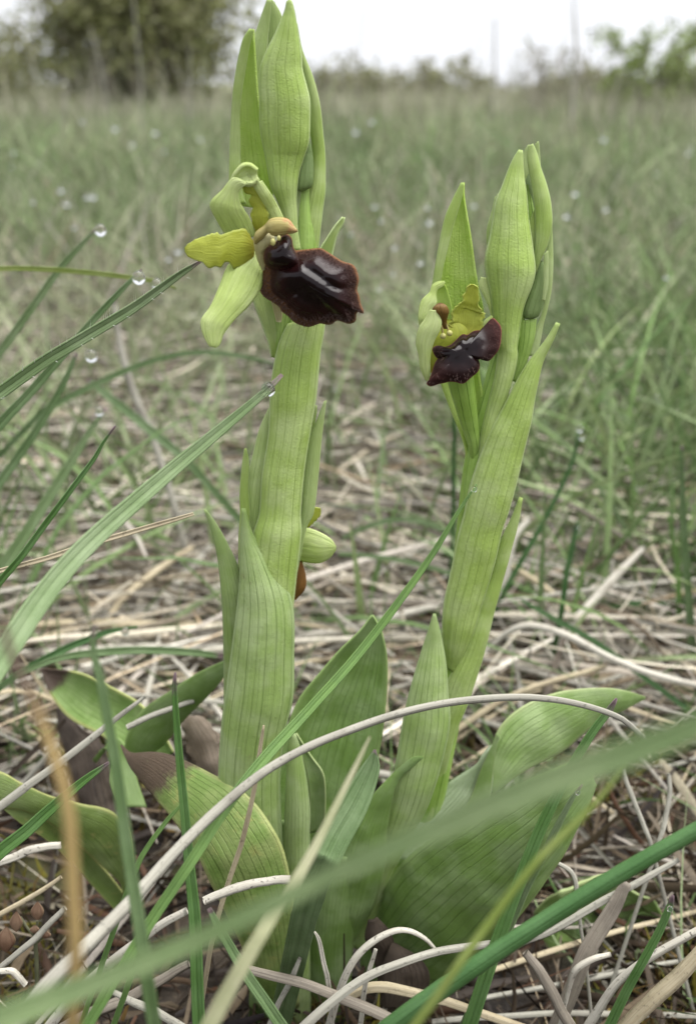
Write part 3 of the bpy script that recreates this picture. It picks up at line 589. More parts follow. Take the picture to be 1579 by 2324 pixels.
leaf('bract', Q2([(1228, 680), (1215, 700), (1180, 780), (1150, 900), (1125, 1000), (1110, 1165)])+Q4([(1090, 150), (1080, 300)]), Q2([(1235, 690), (1240, 750), (1230, 900), (1215, 1050), (1195, 1165)])+Q4([(1190, 150), (1190, 300)]), YL+.0016, M['bract_pale'], A1, 80, seed=13)
leaf('bract', Q2([(1112, 870), (1100, 950), (1090, 1080), (1092, 1165)])+Q4([(1085, 100), (1085, 250)]), Q2([(1118, 868), (1130, 930), (1128, 1050), (1135, 1165)])+Q4([(1130, 100), (1120, 250)]), YL+.0006, M['bract'], A1, 60, seed=14)
leaf('bract', Q2([(1474, 655), (1445, 730), (1405, 830), (1388, 950), (1375, 1100), (1370, 1165)])+Q4([(1330, 200), (1325, 300)]), Q2([(1479, 652), (1470, 720), (1455, 850), (1442, 1000), (1420, 1165)])+Q4([(1390, 60), (1365, 180), (1340, 300)]), YL+.0014, M['bract_pale'], A1, 90, seed=15)
leaf('bract', Q2([(1434, 674), (1420, 700), (1405, 760), (1395, 830)]), Q2([(1438, 674), (1436, 710), (1428, 760), (1420, 830)]), YL+.0018, M['bract'], A1, 40, n=16, seed=16)
# sheathing leaves round the foot of the stem
leaf('leaf', Q4([(928, -20), (958, 60), (990, 200), (1010, 400), (1018, 650), (1020, 900), (1030, 1160)]), Q4([(934, -20), (985, 50), (1050, 170), (1095, 280), (1150, 500), (1180, 800), (1180, 1160)]), [YL+.001, YL+.001, YL+.003, YL+.004], M['sheath'], A1, 80, n=60, seed=17)
leaf('leaf', Q4([(1103, -25), (1096, 100), (1088, 330), (1062, 560), (1032, 780), (1010, 950), (996, 1165), (1000, 1400), (1060, 1700), (1110, 1950)]), Q4([(1110, -25), (1150, 100), (1220, 190), (1300, 330), (1330, 450), (1332, 650), (1328, 830), (1290, 1000), (1270, 1200), (1280, 1500), (1290, 1750), (1300, 1950)]), [YL-.0014, YL-.0014, YL-.0012, YL, .152], M['sheath'], A1, 125, n=90, m=27, seed=18, wob=.0002)
# rosette leaves on the left
part_label(leaf('leaf', Q4([(185, 705), (240, 835), (320, 930), (470, 1010), (580, 1080), (700, 1130)]), Q4([(192, 702), (360, 722), (500, 785), (640, 865), (720, 960), (790, 1080)]), [.196, .19, .182, .176], M['leaf_brown_tip'], A1, -75, n=50, seed=19), 'yellow-green leaf with a brown dried tip')
leaf('leaf', Q4([(1035, 660), (900, 722), (780, 800), (650, 890), (585, 990), (565, 1075)]), Q4([(1045, 690), (1010, 750), (940, 830), (840, 930), (760, 1030), (690, 1090)]), [.168, .172, .176, .178], M['leaf'], A1, 60, n=50, seed=20)
part_label(leaf('leaf', Z2([(698, 640), (760, 770), (850, 880), (950, 1000), (1060, 1140), (1150, 1290), (1230, 1450), (1330, 1650), (1420, 1850), (1500, 2150)]), Z2([(706, 640), (760, 686), (860, 682), (960, 690), (1080, 735), (1230, 810), (1400, 900), (1540, 1060), (1640, 1250), (1690, 1500), (1710, 1800), (1730, 2150)]), [.164, .155, .147, .143, .143, .146, .150], M['leaf_wither'], A1, 55, n=70, m=25, seed=21, wob=.0003), 'yellowing leaf with a withered brown tip')
part_label(leaf('leaf', Z2([(-60, 780), (0, 790), (120, 850), (260, 920), (440, 970), (640, 1020), (740, 1110), (770, 1300), (760, 1500)]), Z2([(-60, 1000), (0, 1000), (120, 1010), (240, 1060), (340, 1120), (430, 1190), (560, 1310), (690, 1420), (720, 1510)]), [.158, .160, .163, .166, .168], M['leaf_yellow'], A1, 50, n=60, seed=22, wob=.0003), 'broad pale yellow-green leaf arching down')
leaf('leaf', Z2([(-60, 980), (0, 995), (120, 1090), (260, 1180), (400, 1300), (560, 1480), (690, 1620)]), Z2([(-60, 960), (0, 985), (150, 1010), (260, 1060), (430, 1180), (600, 1350), (720, 1500)]), [.158, .160, .164, .169, .171], M['leaf_yellow'], A1, -40, n=50, seed=23)
part_label(leaf('leaf', Z2([(330, 430), (350, 620), (400, 800), (450, 1000), (600, 1150)]), Z2([(350, 425), (480, 540), (600, 640), (640, 800), (700, 1100)]), [.198, .193, .188, .184], M['dead'], A1, 70, n=40, seed=24, wob=.0008, ruffle=.0015), 'dead dark brown curled leaf')
part_label(leaf('leaf', Z2([(1060, 480), (1065, 600), (1110, 720), (1200, 840), (1260, 900)]), Z2([(1100, 470), (1180, 480), (1260, 570), (1290, 700), (1300, 860)]), [.182, .178, .175], M['dead_pale'], A1, 70, n=40, seed=25, wob=.0006, ruffle=.001), 'dead grey-brown leaf')
leaf('leaf', Z2([(540, 720), (600, 660), (660, 700), (640, 850), (700, 1000)]), Z2([(560, 740), (680, 600), (760, 700), (800, 850), (850, 1000)]), [.182, .178, .172], M['leaf'], A1, 40, n=30, seed=26)
# ------- its open flower
fl = pod('flower', F1([(640, 660), (620, 760), (650, 860), (690, 960), (740, 1100), (800, 1350)]), F1([(700, 660), (720, 760), (740, 860), (790, 960), (850, 1100), (850, 1350)]), [YL-.003, YL-.003, YL-.0025, YL-.001, YL], M['throat'], A1, .7, seed=30)
part_label(fl, 'big open flower with black-brown lip')
leaf('sepal', F1([(640, 250), (560, 262), (470, 215), (380, 310), (285, 415), (325, 520), (400, 650)]), F1([(660, 230), (630, 250), (560, 265), (500, 330), (520, 420), (590, 530), (640, 670)]), [YL-.006, YL-.006, YL-.0055, YL-.005, YL-.004, YL-.003], M['sepal'], fl, 60, n=44, seed=31, thick=.0005)
leaf('sepal', F1([(445, 235), (480, 170), (540, 110), (600, 110), (655, 150)]), F1([(470, 262), (520, 262), (590, 268), (640, 250), (664, 215)]), [YL-.0052, YL-.0058, YL-.0062, YL-.0062, YL-.0058], M['sepal'], fl, -150, n=26, seed=32, thick=.0006)
leaf('sepal', F1([(615, 255), (690, 380), (735, 480), (770, 560)]), F1([(680, 235), (765, 360), (815, 450), (858, 540)]), [YL-.0055, YL-.005, YL-.004, YL-.0035], M['sepal'], fl, 90, n=30, seed=33, thick=.0005)
leaf('petal', F1([(525, 270), (555, 330), (602, 345), (585, 400), (615, 450), (600, 520), (620, 600), (650, 660)]), F1([(640, 262), (680, 340), (710, 420), (740, 500), (745, 560), (735, 610), (725, 660)]), [YL-.0048, YL-.0046, YL-.0042, YL-.0035], M['petal'], fl, 50, n=40, seed=34, ruffle=.0003, thick=.0002)
leaf('petal', F1([(78, 775), (100, 735), (165, 700), (268, 662), (318, 648), (345, 660), (470, 620), (530, 610), (580, 650), (618, 720)]), F1([(80, 790), (110, 840), (200, 872), (245, 915), (350, 922), (395, 885), (435, 890), (475, 930), (555, 905), (622, 830)]), [YL-.009, YL-.0085, YL-.0075, YL-.006, YL-.0045], M['petal'], fl, 35, n=60, seed=35, ruffle=.0002, thick=.0002)
leaf('sepal', F1([(285, 1545), (255, 1500), (218, 1415), (215, 1340), (285, 1240), (355, 1080), (425, 910), (500, 860), (620, 800)]), F1([(315, 1552), (350, 1530), (385, 1440), (480, 1320), (585, 1220), (665, 1110), (695, 1000), (690, 940), (670, 860)]), [YL-.0085, YL-.008, YL-.007, YL-.0055, YL-.0035], M['sepal'], fl, 62, n=54, seed=36, thick=.0006)
def seg_d(x, y, a, b):
    ax, ay = a; bx, by = b; dx, dy = bx-ax, by-ay; t = min(1, max(0, ((x-ax)*dx+(y-ay)*dy)/(dx*dx+dy*dy))); return math.hypot(x-ax-t*dx, y-ay-t*dy), t
def gs(d, s): return math.exp(-(d/s)**2)
def lip1_h(r, x, y):
    fx, fy = (x-397.5)/.2865, (y-342.7)/.2865
    h = .0046*max(0, 1-r*r)**.62
    for a, b, s, k in (((800, 1000), (1000, 960), 70, .0007), ((1000, 985), (1310, 1185), 55, .0007), ((1060, 850), (1340, 1090), 50, .0006), ((1100, 800), (1200, 820), 50, .0004)):
        d, t = seg_d(fx, fy, a, b); h += k*.7*gs(d, s*1.15)*(1-r**4)
    d, t = seg_d(fx, fy, (1085, 960), (1280, 1080)); h -= .00045*gs(d, 38)*(1-r**4)
    d, t = seg_d(fx, fy, (930, 1100), (1200, 1260)); h -= .0004*gs(d, 50)*(1-r**4)
    for p in ((1030, 935), (1192, 935)): h -= .0002*gs(math.hypot(fx-p[0], fy-p[1]), 22)
    return h + .00012*noise.noise(Vector((fx/60, fy/60, 0)))
def lip1_rim(r, x, y):
    fx, fy = (x-397.5)/.2865, (y-342.7)/.2865
    return r if r > .97 else min(.96, r+r*min(.26, max(0, (980-fx)*.0009+(fy-1020)*.0006)))
def lip1_Y(x, y): return YL-.0055 - .000013*(x-700) + .000004*(y-650)
lip_out = F1([(930, 800), (985, 795), (1050, 788), (1150, 780), (1190, 800), (1240, 832), (1320, 882), (1405, 912), (1432, 960), (1445, 1020), (1430, 1100), (1448, 1150), (1462, 1220), (1484, 1278), (1450, 1262), (1425, 1285), (1420, 1340), (1380, 1358), (1330, 1345), (1280, 1332), (1235, 1362), (1200, 1365), (1150, 1355), (1060, 1382), (1000, 1370), (950, 1348), (900, 1300), (850, 1262), (830, 1225), (780, 1190), (700, 1135), (680, 1080), (695, 980), (720, 900), (820, 850)])
lp, LO, LC = patch('lip', lip_out, lip1_Y, lip1_h, M['lip'], fl, center=F1([(1060, 1060)])[0][:2], rimf=lip1_rim)
def hairs(name, O, c, Yf, hf, mat, parent, N, r0, r1, L, seed, skip=None):
    r = np.random.default_rng(seed); V = []; F = []
    for i in range(N):
        j = r.integers(0, len(O)); q = O[j]+(O[(j+1) % len(O)]-O[j])*r.random(); rr = r.uniform(r0, r1)
        x, y = c+(q-c)*rr
        if skip and skip(x, y): continue
        p = at(x, y, Yf(x, y)); d = CAM-p; d /= np.linalg.norm(d); p = p+d*hf(rr, x, y)
        o = at(*(c+(q-c)*1.02), Yf(x, y))-at(*c, Yf(*c)); o /= np.linalg.norm(o)
        g_ = o*.9+d*.55+r.normal(size=3)*.35; g_ /= np.linalg.norm(g_); s = np.cross(g_, d); s /= np.linalg.norm(s)
        l = L*r.uniform(.3, 1.25); w = .000035; k = len(V)
        V += [p-s*w, p+s*w, p+g_*l*.6-s*w*.6+d*.00005, p+g_*l*.6+s*w*.6+d*.00005, p+g_*l+np.array([0, 0, -.25])*l]; F += [(k, k+1, k+3, k+2), (k+2, k+3, k+4)]
    return kind(obj(name, V, F, mat, parent, smooth=False), 'stuff')
hairs('lip_hair', LO, LC, lip1_Y, lip1_h, M['hair'], fl, 1700, .76, .965, .0006, 5)
hairs('lip_hair', LO, LC, lip1_Y, lip1_h, M['hair_pale'], fl, 300, .8, .98, .0006, 6)
# dark waist of the lip under the column
def th_h(r, x, y): return .0034*max(0, 1-r*r)**.55
patch('lip_waist', F1([(715, 800), (735, 770), (790, 740), (830, 700), (880, 668), (912, 690), (925, 760), (965, 830), (1000, 885), (985, 925), (930, 945), (850, 935), (780, 920), (725, 900), (712, 850)]), lambda x, y: YL-.0068, th_h, M['lip'], fl, rings=14, N=70)
pod('throat', F1([(650, 640), (622, 690), (625, 760), (650, 860), (690, 950)]), F1([(700, 610), (790, 680), (765, 740), (715, 800), (712, 940)]), [YL-.0062, YL-.0066, YL-.0062, YL-.0055], M['throat'], fl, .7, seed=37)
pod('column', F1([(625, 690), (640, 640), (710, 585), (760, 535), (830, 522), (900, 540), (940, 590), (968, 622)]), F1([(640, 740), (700, 690), (740, 650), (770, 672), (830, 678), (890, 660), (940, 652), (972, 638)]), [YL-.0075, YL-.008, YL-.0085, YL-.009, YL-.0095], M['column'], fl, .85, n=44, seed=38)
for (cx, cy, rr) in ((775, 722, 25), (822, 690, 19)):
    p = at(*F1([(cx, cy)])[0], YL-.0105); ball(p, rr*.2865*depth_of(p)/FPX, M['pollen'], 'pollen_mass', fl, .8, 1.15)
# ------- the little flower behind its stem
f3 = pod('flower', Q4([(1340, 60), (1330, 150), (1330, 300)]), Q4([(1390, 60), (1380, 150), (1370, 300)]), YL+.0065, M['stem'], A1, .8, n=14, seed=40); part_label(f3, 'small flower half hidden behind the stem')
leaf('sepal', Q4([(1525, 150), (1500, 115), (1440, 80), (1385, 66), (1330, 90)]), Q4([(1525, 160), (1500, 195), (1450, 222), (1390, 218), (1330, 205)]), [YL+.004, YL+.005, YL+.006], M['sepal'], f3, 70, n=26, seed=41)
leaf('petal', Q2([(1455, 1140), (1430, 1138), (1400, 1165)])+Q4([(1370, 60)]), Q4([(1455, -15), (1448, 15), (1420, 42), (1390, 70)]), YL+.0062, M['petal'], f3, 40, n=20, seed=42, ruffle=.0003)
pod('lip', Q4([(1345, 200), (1330, 300), (1325, 385)]), Q4([(1372, 215), (1392, 300), (1385, 345), (1345, 390)]), YL+.0058, M['small_brown'], f3, .8, n=20, seed=43)

# ================================================================== the shorter orchid (right)
YR_ = .158
b1 = at(930, 2080, .160); b1[2] = 0
A2 = empty('orchid', b1, 'shorter orchid leaning right, with a half open flower beside its bud spike', 'orchid')
stalk('stem', [(1190, 420, 24), (1200, 560, 40), (1170, 700, 50), (1128, 860, 56), (1085, 1040, 62), (1060, 1300, 72), (1020, 1550, 76), (970, 1800, 80), (900, 2100, 84)], [YR_+.002, YR_+.001, YR_+.001, YR_+.002, YR_+.003, .166], M['stem'], A2)
# bud spike
leaf('bract', T2([(1238, 80), (1225, 130), (1225, 250), (1230, 420)]), T2([(1262, 56), (1270, 100), (1280, 250), (1290, 420)]), YR_+.003, M['bract_pale'], A2, 60, n=24, seed=50)
leaf('bract', T2([(1160, 95), (1120, 160), (1092, 250), (1090, 420), (1110, 600)]), T2([(1175, 92), (1180, 180), (1180, 330), (1150, 430), (1140, 600)]), YR_+.0025, M['bract_pale'], A2, 60, n=24, seed=51)
pod('bud', T2([(1170, 380), (1125, 480), (1130, 640), (1150, 780), (1165, 880)]), T2([(1180, 380), (1215, 520), (1225, 680), (1225, 760), (1180, 870)]), YR_+.0018, M['bud'], A2, .7, n=30, seed=52)
leaf('bract', T2([(1385, 940), (1370, 1100), (1350, 1250), (1360, 1500), (1340, 1700), (1290, 1900), (1230, 2050), (1170, 2300)]), T2([(1402, 940), (1412, 1200), (1410, 1450), (1390, 1650), (1350, 1830), (1310, 1980), (1280, 2150), (1240, 2300)]), YR_+.001, M['bract_pale'], A2, 80, n=50, seed=53)
pod('bud', T2([(1290, 1310), (1250, 1400), (1195, 1580), (1130, 1740), (1098, 1840), (1110, 1900), (1170, 1920)]), T2([(1310, 1300), (1345, 1360), (1350, 1500), (1340, 1640), (1310, 1790), (1270, 1880), (1200, 1920)]), YR_+.0002, M['bud'], A2, .7, seed=54)
leaf('bract', T2([(1330, 1230), (1325, 1400), (1325, 1560), (1310, 1720)]), T2([(1360, 1200), (1362, 1400), (1358, 1580), (1325, 1730)]), YR_-.0012, M['bract_pale'], A2, 80, n=26, seed=540)
leaf('bract', T2([(1168, 100), (1150, 200), (1165, 330), (1200, 520), (1228, 720), (1236, 850), (1240, 1000), (1238, 1150), (1232, 1280), (1230, 1420)]), T2([(1200, 84), (1235, 160), (1285, 340), (1340, 500), (1385, 680), (1402, 880), (1390, 1000), (1345, 1160), (1290, 1280), (1238, 1420)]), YR_, M['bract'], A2, 120, n=70, m=23, seed=55, wob=.0002)
leaf('bract', T2([(1232, 760), (1180, 890), (1172, 960), (1200, 1080), (1225, 1230)]), T2([(1248, 760), (1252, 900), (1252, 1100), (1240, 1240)]), YR_+.0004, M['bract'], A2, 60, n=26, seed=551)
leaf('bract', T2([(820, 640), (780, 800), (735, 950), (728, 1060), (735, 1180)]), T2([(850, 600), (850, 800), (830, 1000), (800, 1100), (780, 1200)]), YR_+.002, M['bract_pale'], A2, 80, n=24, seed=56)
leaf('bract', T2([(1070, 148), (1020, 220), (960, 350), (890, 530), (825, 690), (795, 870), (765, 1050), (722, 1230), (715, 1330), (735, 1480), (765, 1620), (790, 1800), (805, 1950), (835, 2211)])+Q3([(683, 420), (668, 540), (636, 670), (606, 800), (596, 920)]), T2([(1092, 150), (1100, 280), (1112, 420), (1138, 620), (1160, 880), (1200, 1150), (1228, 1400), (1200, 1540), (1120, 1750), (1080, 1900), (1050, 2100), (1035, 2211)])+Q3([(765, 440), (752, 520), (715, 650), (665, 790), (630, 920)]), YR_-.0012, M['bract'], A2, 140, n=90, m=27, seed=57, wob=.0002)
leaf('bract', Q3([(770, 290), (765, 420), (752, 500), (740, 560)]), Q3([(850, 280), (840, 370), (810, 470), (760, 570)]), YR_+.0006, M['stem'], A2, 90, n=24, seed=571)
# tall clasping bract on the stem and the sheaths below it
leaf('bract', Q3([(945, 298), (900, 372), (800, 505), (700, 690), (640, 800), (600, 900), (560, 1020), (540, 1100), (528, 1165)])+Q5([(500, 100), (470, 250), (435, 420), (430, 560), (450, 700)]), Q3([(957, 302), (930, 370), (880, 480), (850, 610), (828, 740), (800, 860), (765, 1010), (722, 1165)])+Q5([(700, 60), (660, 230), (600, 430), (545, 600), (480, 720)]), [YR_-.002, YR_-.002, YR_-.0015, YR_-.0005, YR_], M['bract'], A2, 125, n=100, m=27, seed=58, wob=.00022)
leaf('leaf', Q5([(778, -75), (745, 10), (690, 130), (650, 280), (590, 440), (520, 620), (450, 760), (410, 950), (380, 1200), (300, 1500), (230, 1750)]), Q5([(788, -72), (772, 30), (728, 200), (665, 430), (610, 650), (545, 850), (485, 1000), (440, 1170), (380, 1400), (310, 1650), (280, 1800)]), [YR_, YR_, YR_, YR_, .160, .162], M['bract'], A2, 95, n=80, m=21, seed=59, wob=.0002)
leaf('leaf', Z3([(1110, -470), (1040, -250), (980, -50), (940, 120), (900, 350), (860, 560), (800, 800), (740, 1000), (680, 1250), (640, 1450)]), Z3([(1116, -470), (1140, -380), (1175, -200), (1190, 0), (1200, 160), (1150, 400), (1080, 620), (990, 800), (880, 1000), (800, 1200), (740, 1450)]), [YR_-.004, YR_-.005, YR_-.005, YR_-.003, YR_], M['sheath'], A2, 110, n=90, m=27, seed=60, wob=.0002)
leaf('leaf', Z3([(752, -460), (690, -380), (560, -250), (430, -100), (330, 30), (260, 200), (190, 420), (150, 650), (200, 1000)]), Z3([(760, -460), (810, -360), (840, -200), (836, 0), (810, 250), (760, 480), (720, 700), (680, 900), (640, 1200)]), [YR_+.006, YR_+.005, YR_+.003, YR_+.001, YR_], M['leaf'], A2, -70, n=80, m=25, seed=61, wob=.0003)
leaf('leaf', Z3([(1040, 352), (980, 365), (880, 450), (760, 570), (640, 700), (560, 850), (520, 1000), (500, 1300), (480, 1600)]), Z3([(1050, 358), (1000, 400), (900, 500), (860, 640), (838, 800), (832, 950), (790, 1130), (730, 1280), (600, 1500), (560, 1600)]), [.151, .151, .152, .1535, .155, .156], M['leaf'], A2, 85, n=80, m=23, seed=62, wob=.0003)
leaf('leaf', Z3([(310, 222), (330, 300), (370, 420), (390, 560), (395, 800)]), Z3([(318, 222), (400, 350), (470, 450), (485, 560), (480, 800)]), [.152, .152, .154], M['leaf_pale'], A2, -60, n=36, seed=63)
leaf('leaf', Z3([(300, 222), (272, 300), (262, 500), (248, 800), (235, 1060), (230, 1350), (240, 1700), (250, 2050)]), Z3([(308, 222), (335, 300), (370, 480), (392, 660), (390, 800), (395, 1000), (390, 1300), (395, 1700), (400, 2050)]), [.149, .149, .150, .152, .154], M['sheath'], A2, 110, n=70, m=19, seed=64)
leaf('leaf', Z3([(430, 900), (420, 1100), (400, 1300), (390, 1500), (400, 2050)]), Z3([(700, 900), (690, 1060), (665, 1250), (640, 1450), (620, 2050)]), [.153, .154, .1555, .157], M['leaf'], A2, 95, n=40, m=19, seed=65)
leaf('leaf', Z3([(150, 700), (140, 1000), (120, 1300), (60, 1600), (40, 2050)]), Z3([(330, 700), (340, 1000), (340, 1300), (340, 1600), (340, 2050)]), [.1535, .155, .156], M['leaf'], A2, 95, n=40, m=19, seed=67)
# arching leaves on the right
leaf('leaf', [(1462, 1580), (1400, 1563), (1330, 1561), (1250, 1574), (1180, 1605), (1132, 1650), (1115, 1700), (1112, 1790)], [(1462, 1584), (1425, 1604), (1350, 1642), (1280, 1700), (1215, 1735), (1165, 1765), (1140, 1785), (1118, 1800)], [.172, .171, .169, .166, .163], M['leaf_pale'], A2, 45, n=60, m=23, seed=70, wob=.0003)
part_label(leaf('leaf', Z1([(330, 400), (240, 450), (130, 520), (0, 660), (-120, 780), (-200, 900)]), Z1([(440, 240), (405, 360), (400, 520), (380, 600), (200, 800), (0, 1000)]), [.1625, .162, .160, .158], M['leaf_sheen'], A2, 40, n=40, seed=71), 'pale back of the arching leaf, silvery sky sheen painted in')
leaf('leaf', Z1([(425, 220), (380, 330), (330, 440), (290, 560), (240, 680)]), Z1([(440, 230), (415, 330), (400, 450), (390, 550), (370, 660)]), [.162, .161, .160], M['leaf_pale'], A2, 60, n=30, seed=72)
leaf('leaf', Z1([(985, 505), (960, 420), (900, 380), (800, 405), (640, 480), (420, 590), (200, 720), (0, 860), (-130, 980), (-230, 1140), (-310, 1330), (-360, 1540)]), Z1([(1000, 515), (985, 560), (930, 680), (870, 810), (790, 950), (680, 1110), (560, 1270), (420, 1440), (270, 1590), (110, 1690), (-60, 1740), (-220, 1720), (-310, 1660)]), [.141, .140, .141, .144, .150, .158, .164], M['leaf'], A2, 42, n=80, m=33, seed=73, wob=.0004)
part_label(leaf('leaf', Z3([(735, 1300), (715, 1400), (760, 1500), (790, 1650), (820, 1800)]), Z3([(780, 1285), (850, 1360), (880, 1450), (860, 1560), (880, 1800)]), .1475, M['dead'], A2, 100, n=34, seed=74, wob=.0005), 'dead dark brown curl at the foot')
part_label(leaf('leaf', Z3([(870, 1430), (820, 1560), (815, 1700), (830, 1800)]), Z3([(890, 1440), (1000, 1500), (1080, 1600), (1060, 1720), (950, 1780)]), [.146, .144, .143], M['dead'], A2, 60, n=34, seed=75, wob=.0005), 'dead dark brown leaf lying at the foot')
# ------- its half open flower
leaf('bract', T2([(470, 490), (440, 545), (380, 660), (300, 850), (235, 1150), (175, 1500), (120, 1900)])+Q3([(420, 560), (470, 700), (525, 840), (545, 945)]), T2([(487, 488), (492, 650), (550, 1000), (600, 1350), (640, 1600), (690, 1850)])+Q3([(590, 480), (612, 650), (618, 740), (590, 900)]), YR_+.0005, M['bract_in'], A2, -110, n=80, m=25, seed=80, wob=.0002)
leaf('bract', T2([(468, 492), (438, 545), (378, 660), (298, 850), (232, 1150), (172, 1500), (118, 1900)]), T2([(484, 494), (474, 590), (440, 720), (370, 950), (320, 1150), (262, 1400), (225, 1650), (200, 1900)]), YR_-.0016, M['bract'], A2, 60, n=50, seed=81)
f2 = pod('flower', Q3([(440, 480), (450, 560), (490, 700), (540, 850), (560, 940)]), Q3([(560, 480), (575, 600), (590, 750), (600, 850), (585, 940)]), [YR_-.004, YR_-.003, YR_-.001, YR_], M['stem'], A2, .8, seed=82); part_label(f2, 'half open flower with drooping dark lip')
pod('throat', F2([(560, 820), (480, 950), (390, 1080), (340, 1300), (340, 1550)]), F2([(700, 820), (860, 950), (880, 1100), (700, 1250), (450, 1560)]), YR_-.0036, M['petal'], f2, .35, seed=83)
leaf('sepal', F2([(540, 300), (450, 308), (375, 355), (340, 450), (235, 555), (195, 700), (190, 820), (210, 920), (300, 1100)]), F2([(545, 310), (510, 365), (440, 410), (420, 480), (425, 600), (370, 690), (350, 740), (240, 900), (320, 1100)]), [YR_-.004, YR_-.0045, YR_-.005, YR_-.0045], M['sepal'], f2, 60, n=46, seed=84)
leaf('petal', F2([(545, 340), (430, 410), (415, 520), (420, 640), (500, 850), (560, 950)]), F2([(550, 340), (600, 480), (640, 640), (650, 780), (640, 850), (640, 950)]), YR_-.0028, M['bract_in'], f2, -50, n=36, seed=85)
leaf('petal', F2([(900, 336), (855, 370), (835, 440), (800, 480), (790, 560), (720, 620), (655, 710), (640, 820), (600, 885), (700, 980)]), F2([(940, 338), (1000, 380), (1018, 480), (1010, 640), (1060, 690), (1045, 735), (1100, 740), (1065, 840), (1065, 970), (900, 1060)]), [YR_-.0048, YR_-.0046, YR_-.0042, YR_-.0042], M['petal'], f2, -45, n=60, seed=86, ruffle=.0002, thick=.0002)
leaf('sepal', F2([(360, 690), (270, 840), (205, 940), (165, 1130), (200, 1300), (230, 1500), (300, 1640)]), F2([(432, 690), (450, 760), (486, 850), (470, 950), (395, 1090), (345, 1250), (330, 1400), (332, 1500), (320, 1660)]), [YR_-.0075, YR_-.0072, YR_-.0066, YR_-.006], M['sepal'], f2, 85, n=50, seed=87, thick=.0006)
leaf('sepal', F2([(1050, 235), (1020, 340), (1080, 480), (1150, 640), (1190, 800), (1200, 900)]), F2([(1120, 250), (1130, 330), (1170, 480), (1210, 640), (1225, 800), (1230, 900)]), YR_-.0008, M['sepal'], f2, 70, n=30, seed=88)
leaf('sepal', F2([(1190, 768), (1130, 805), (1080, 860), (1060, 950)]), F2([(1196, 780), (1192, 850), (1130, 930), (1080, 1000)]), YR_-.003, M['sepal'], f2, 50, n=22, seed=89)
pod('column', F2([(470, 600), (430, 618), (380, 680), (440, 760), (480, 850), (500, 930)]), F2([(480, 600), (560, 625), (605, 700), (590, 770), (575, 850), (600, 940)]), [YR_-.0068, YR_-.0072, YR_-.0066, YR_-.006], M['column_dark'], f2, .8, n=36, seed=90)
for pts in (((500, 900), (515, 970), (525, 1050)), ((570, 880), (590, 950), (612, 1010))):
    q = F2(pts); stalk('pollen_stalk', [(*q[0], 5), (*q[1], 5), (*q[2], 6)], YR_-.0066, M['column'], f2, n=10, sides=8)
    p = at(*q[2], YR_-.0068); ball(p, 42*.165*depth_of(p)/FPX, M['pollen'], 'pollen_mass', f2)
def lip2_h(r, x, y):
    fx, fy = (x-918.4)/.16496, (y-589.4)/.16496
    h = .0017*(1-r**5)
    for p, k in (((690, 1250), .0012), ((840, 1115), .0012)): h += k*.6*gs(math.hypot(fx-p[0], fy-p[1]), 120)*(1-r**4)
    d, t = seg_d(fx, fy, (720, 1160), (830, 1260)); h -= .0001*gs(d, 40)*(1-r**3)
    return h + .00025*r*noise.noise(Vector((fx/110, fy/110, 3)))
def lip2_rim(r, x, y):
    fx, fy = (x-918.4)/.16496, (y-589.4)/.16496
    return max(r**2, min(.90, math.hypot(fx-760, fy-1180)/560))
def lip2_Y(x, y): return YR_-.0062-.00003*(y-800)
lo2 = F2([(345, 1680), (315, 1705), (345, 1722), (450, 1690), (540, 1670), (600, 1655), (700, 1662), (795, 1682), (880, 1612), (985, 1520), (1002, 1440), (985, 1365), (1050, 1340), (1140, 1368), (1212, 1300), (1280, 1200), (1302, 1050), (1298, 930), (1250, 862), (1205, 825), (1130, 930), (1060, 990), (960, 1000), (860, 1060), (800, 1048), (740, 1100), (640, 1190), (540, 1222), (450, 1205), (400, 1232), (440, 1320), (478, 1350), (430, 1440), (395, 1550)])
l2, LO2, LC2 = patch('lip', lo2, lip2_Y, lip2_h, M['lip_red'], f2, N=170, center=F2([(780, 1280)])[0][:2], thick=.0006, rimf=lip2_rim)
hairs('lip_hair', LO2, LC2, lip2_Y, lip2_h, M['hair_pale'], f2, 800, .66, .95, .0005, 9, skip=lambda x, y: False)

# ------------------------------------------------------------------ a broad leaf of another rosette
o = leaf('rosette_leaf', Z1([(640, 1260), (700, 1190), (830, 1120), (960, 1060), (1050, 1045), (1200, 1120), (1330, 1200)]), Z1([(650, 1290), (680, 1420), (800, 1520), (950, 1560), (1200, 1560), (1400, 1480), (1430, 1350)]), [gy(2080, .004), gy(2060, .010), gy(2030, .009), gy(2060, .004), gy(2080, .003)], M['leaf_pale'], None, -30, n=50, m=21, seed=95, wob=.0008)
tag(o, 'broad pale green leaf lying flat on the ground at lower right', 'leaf')

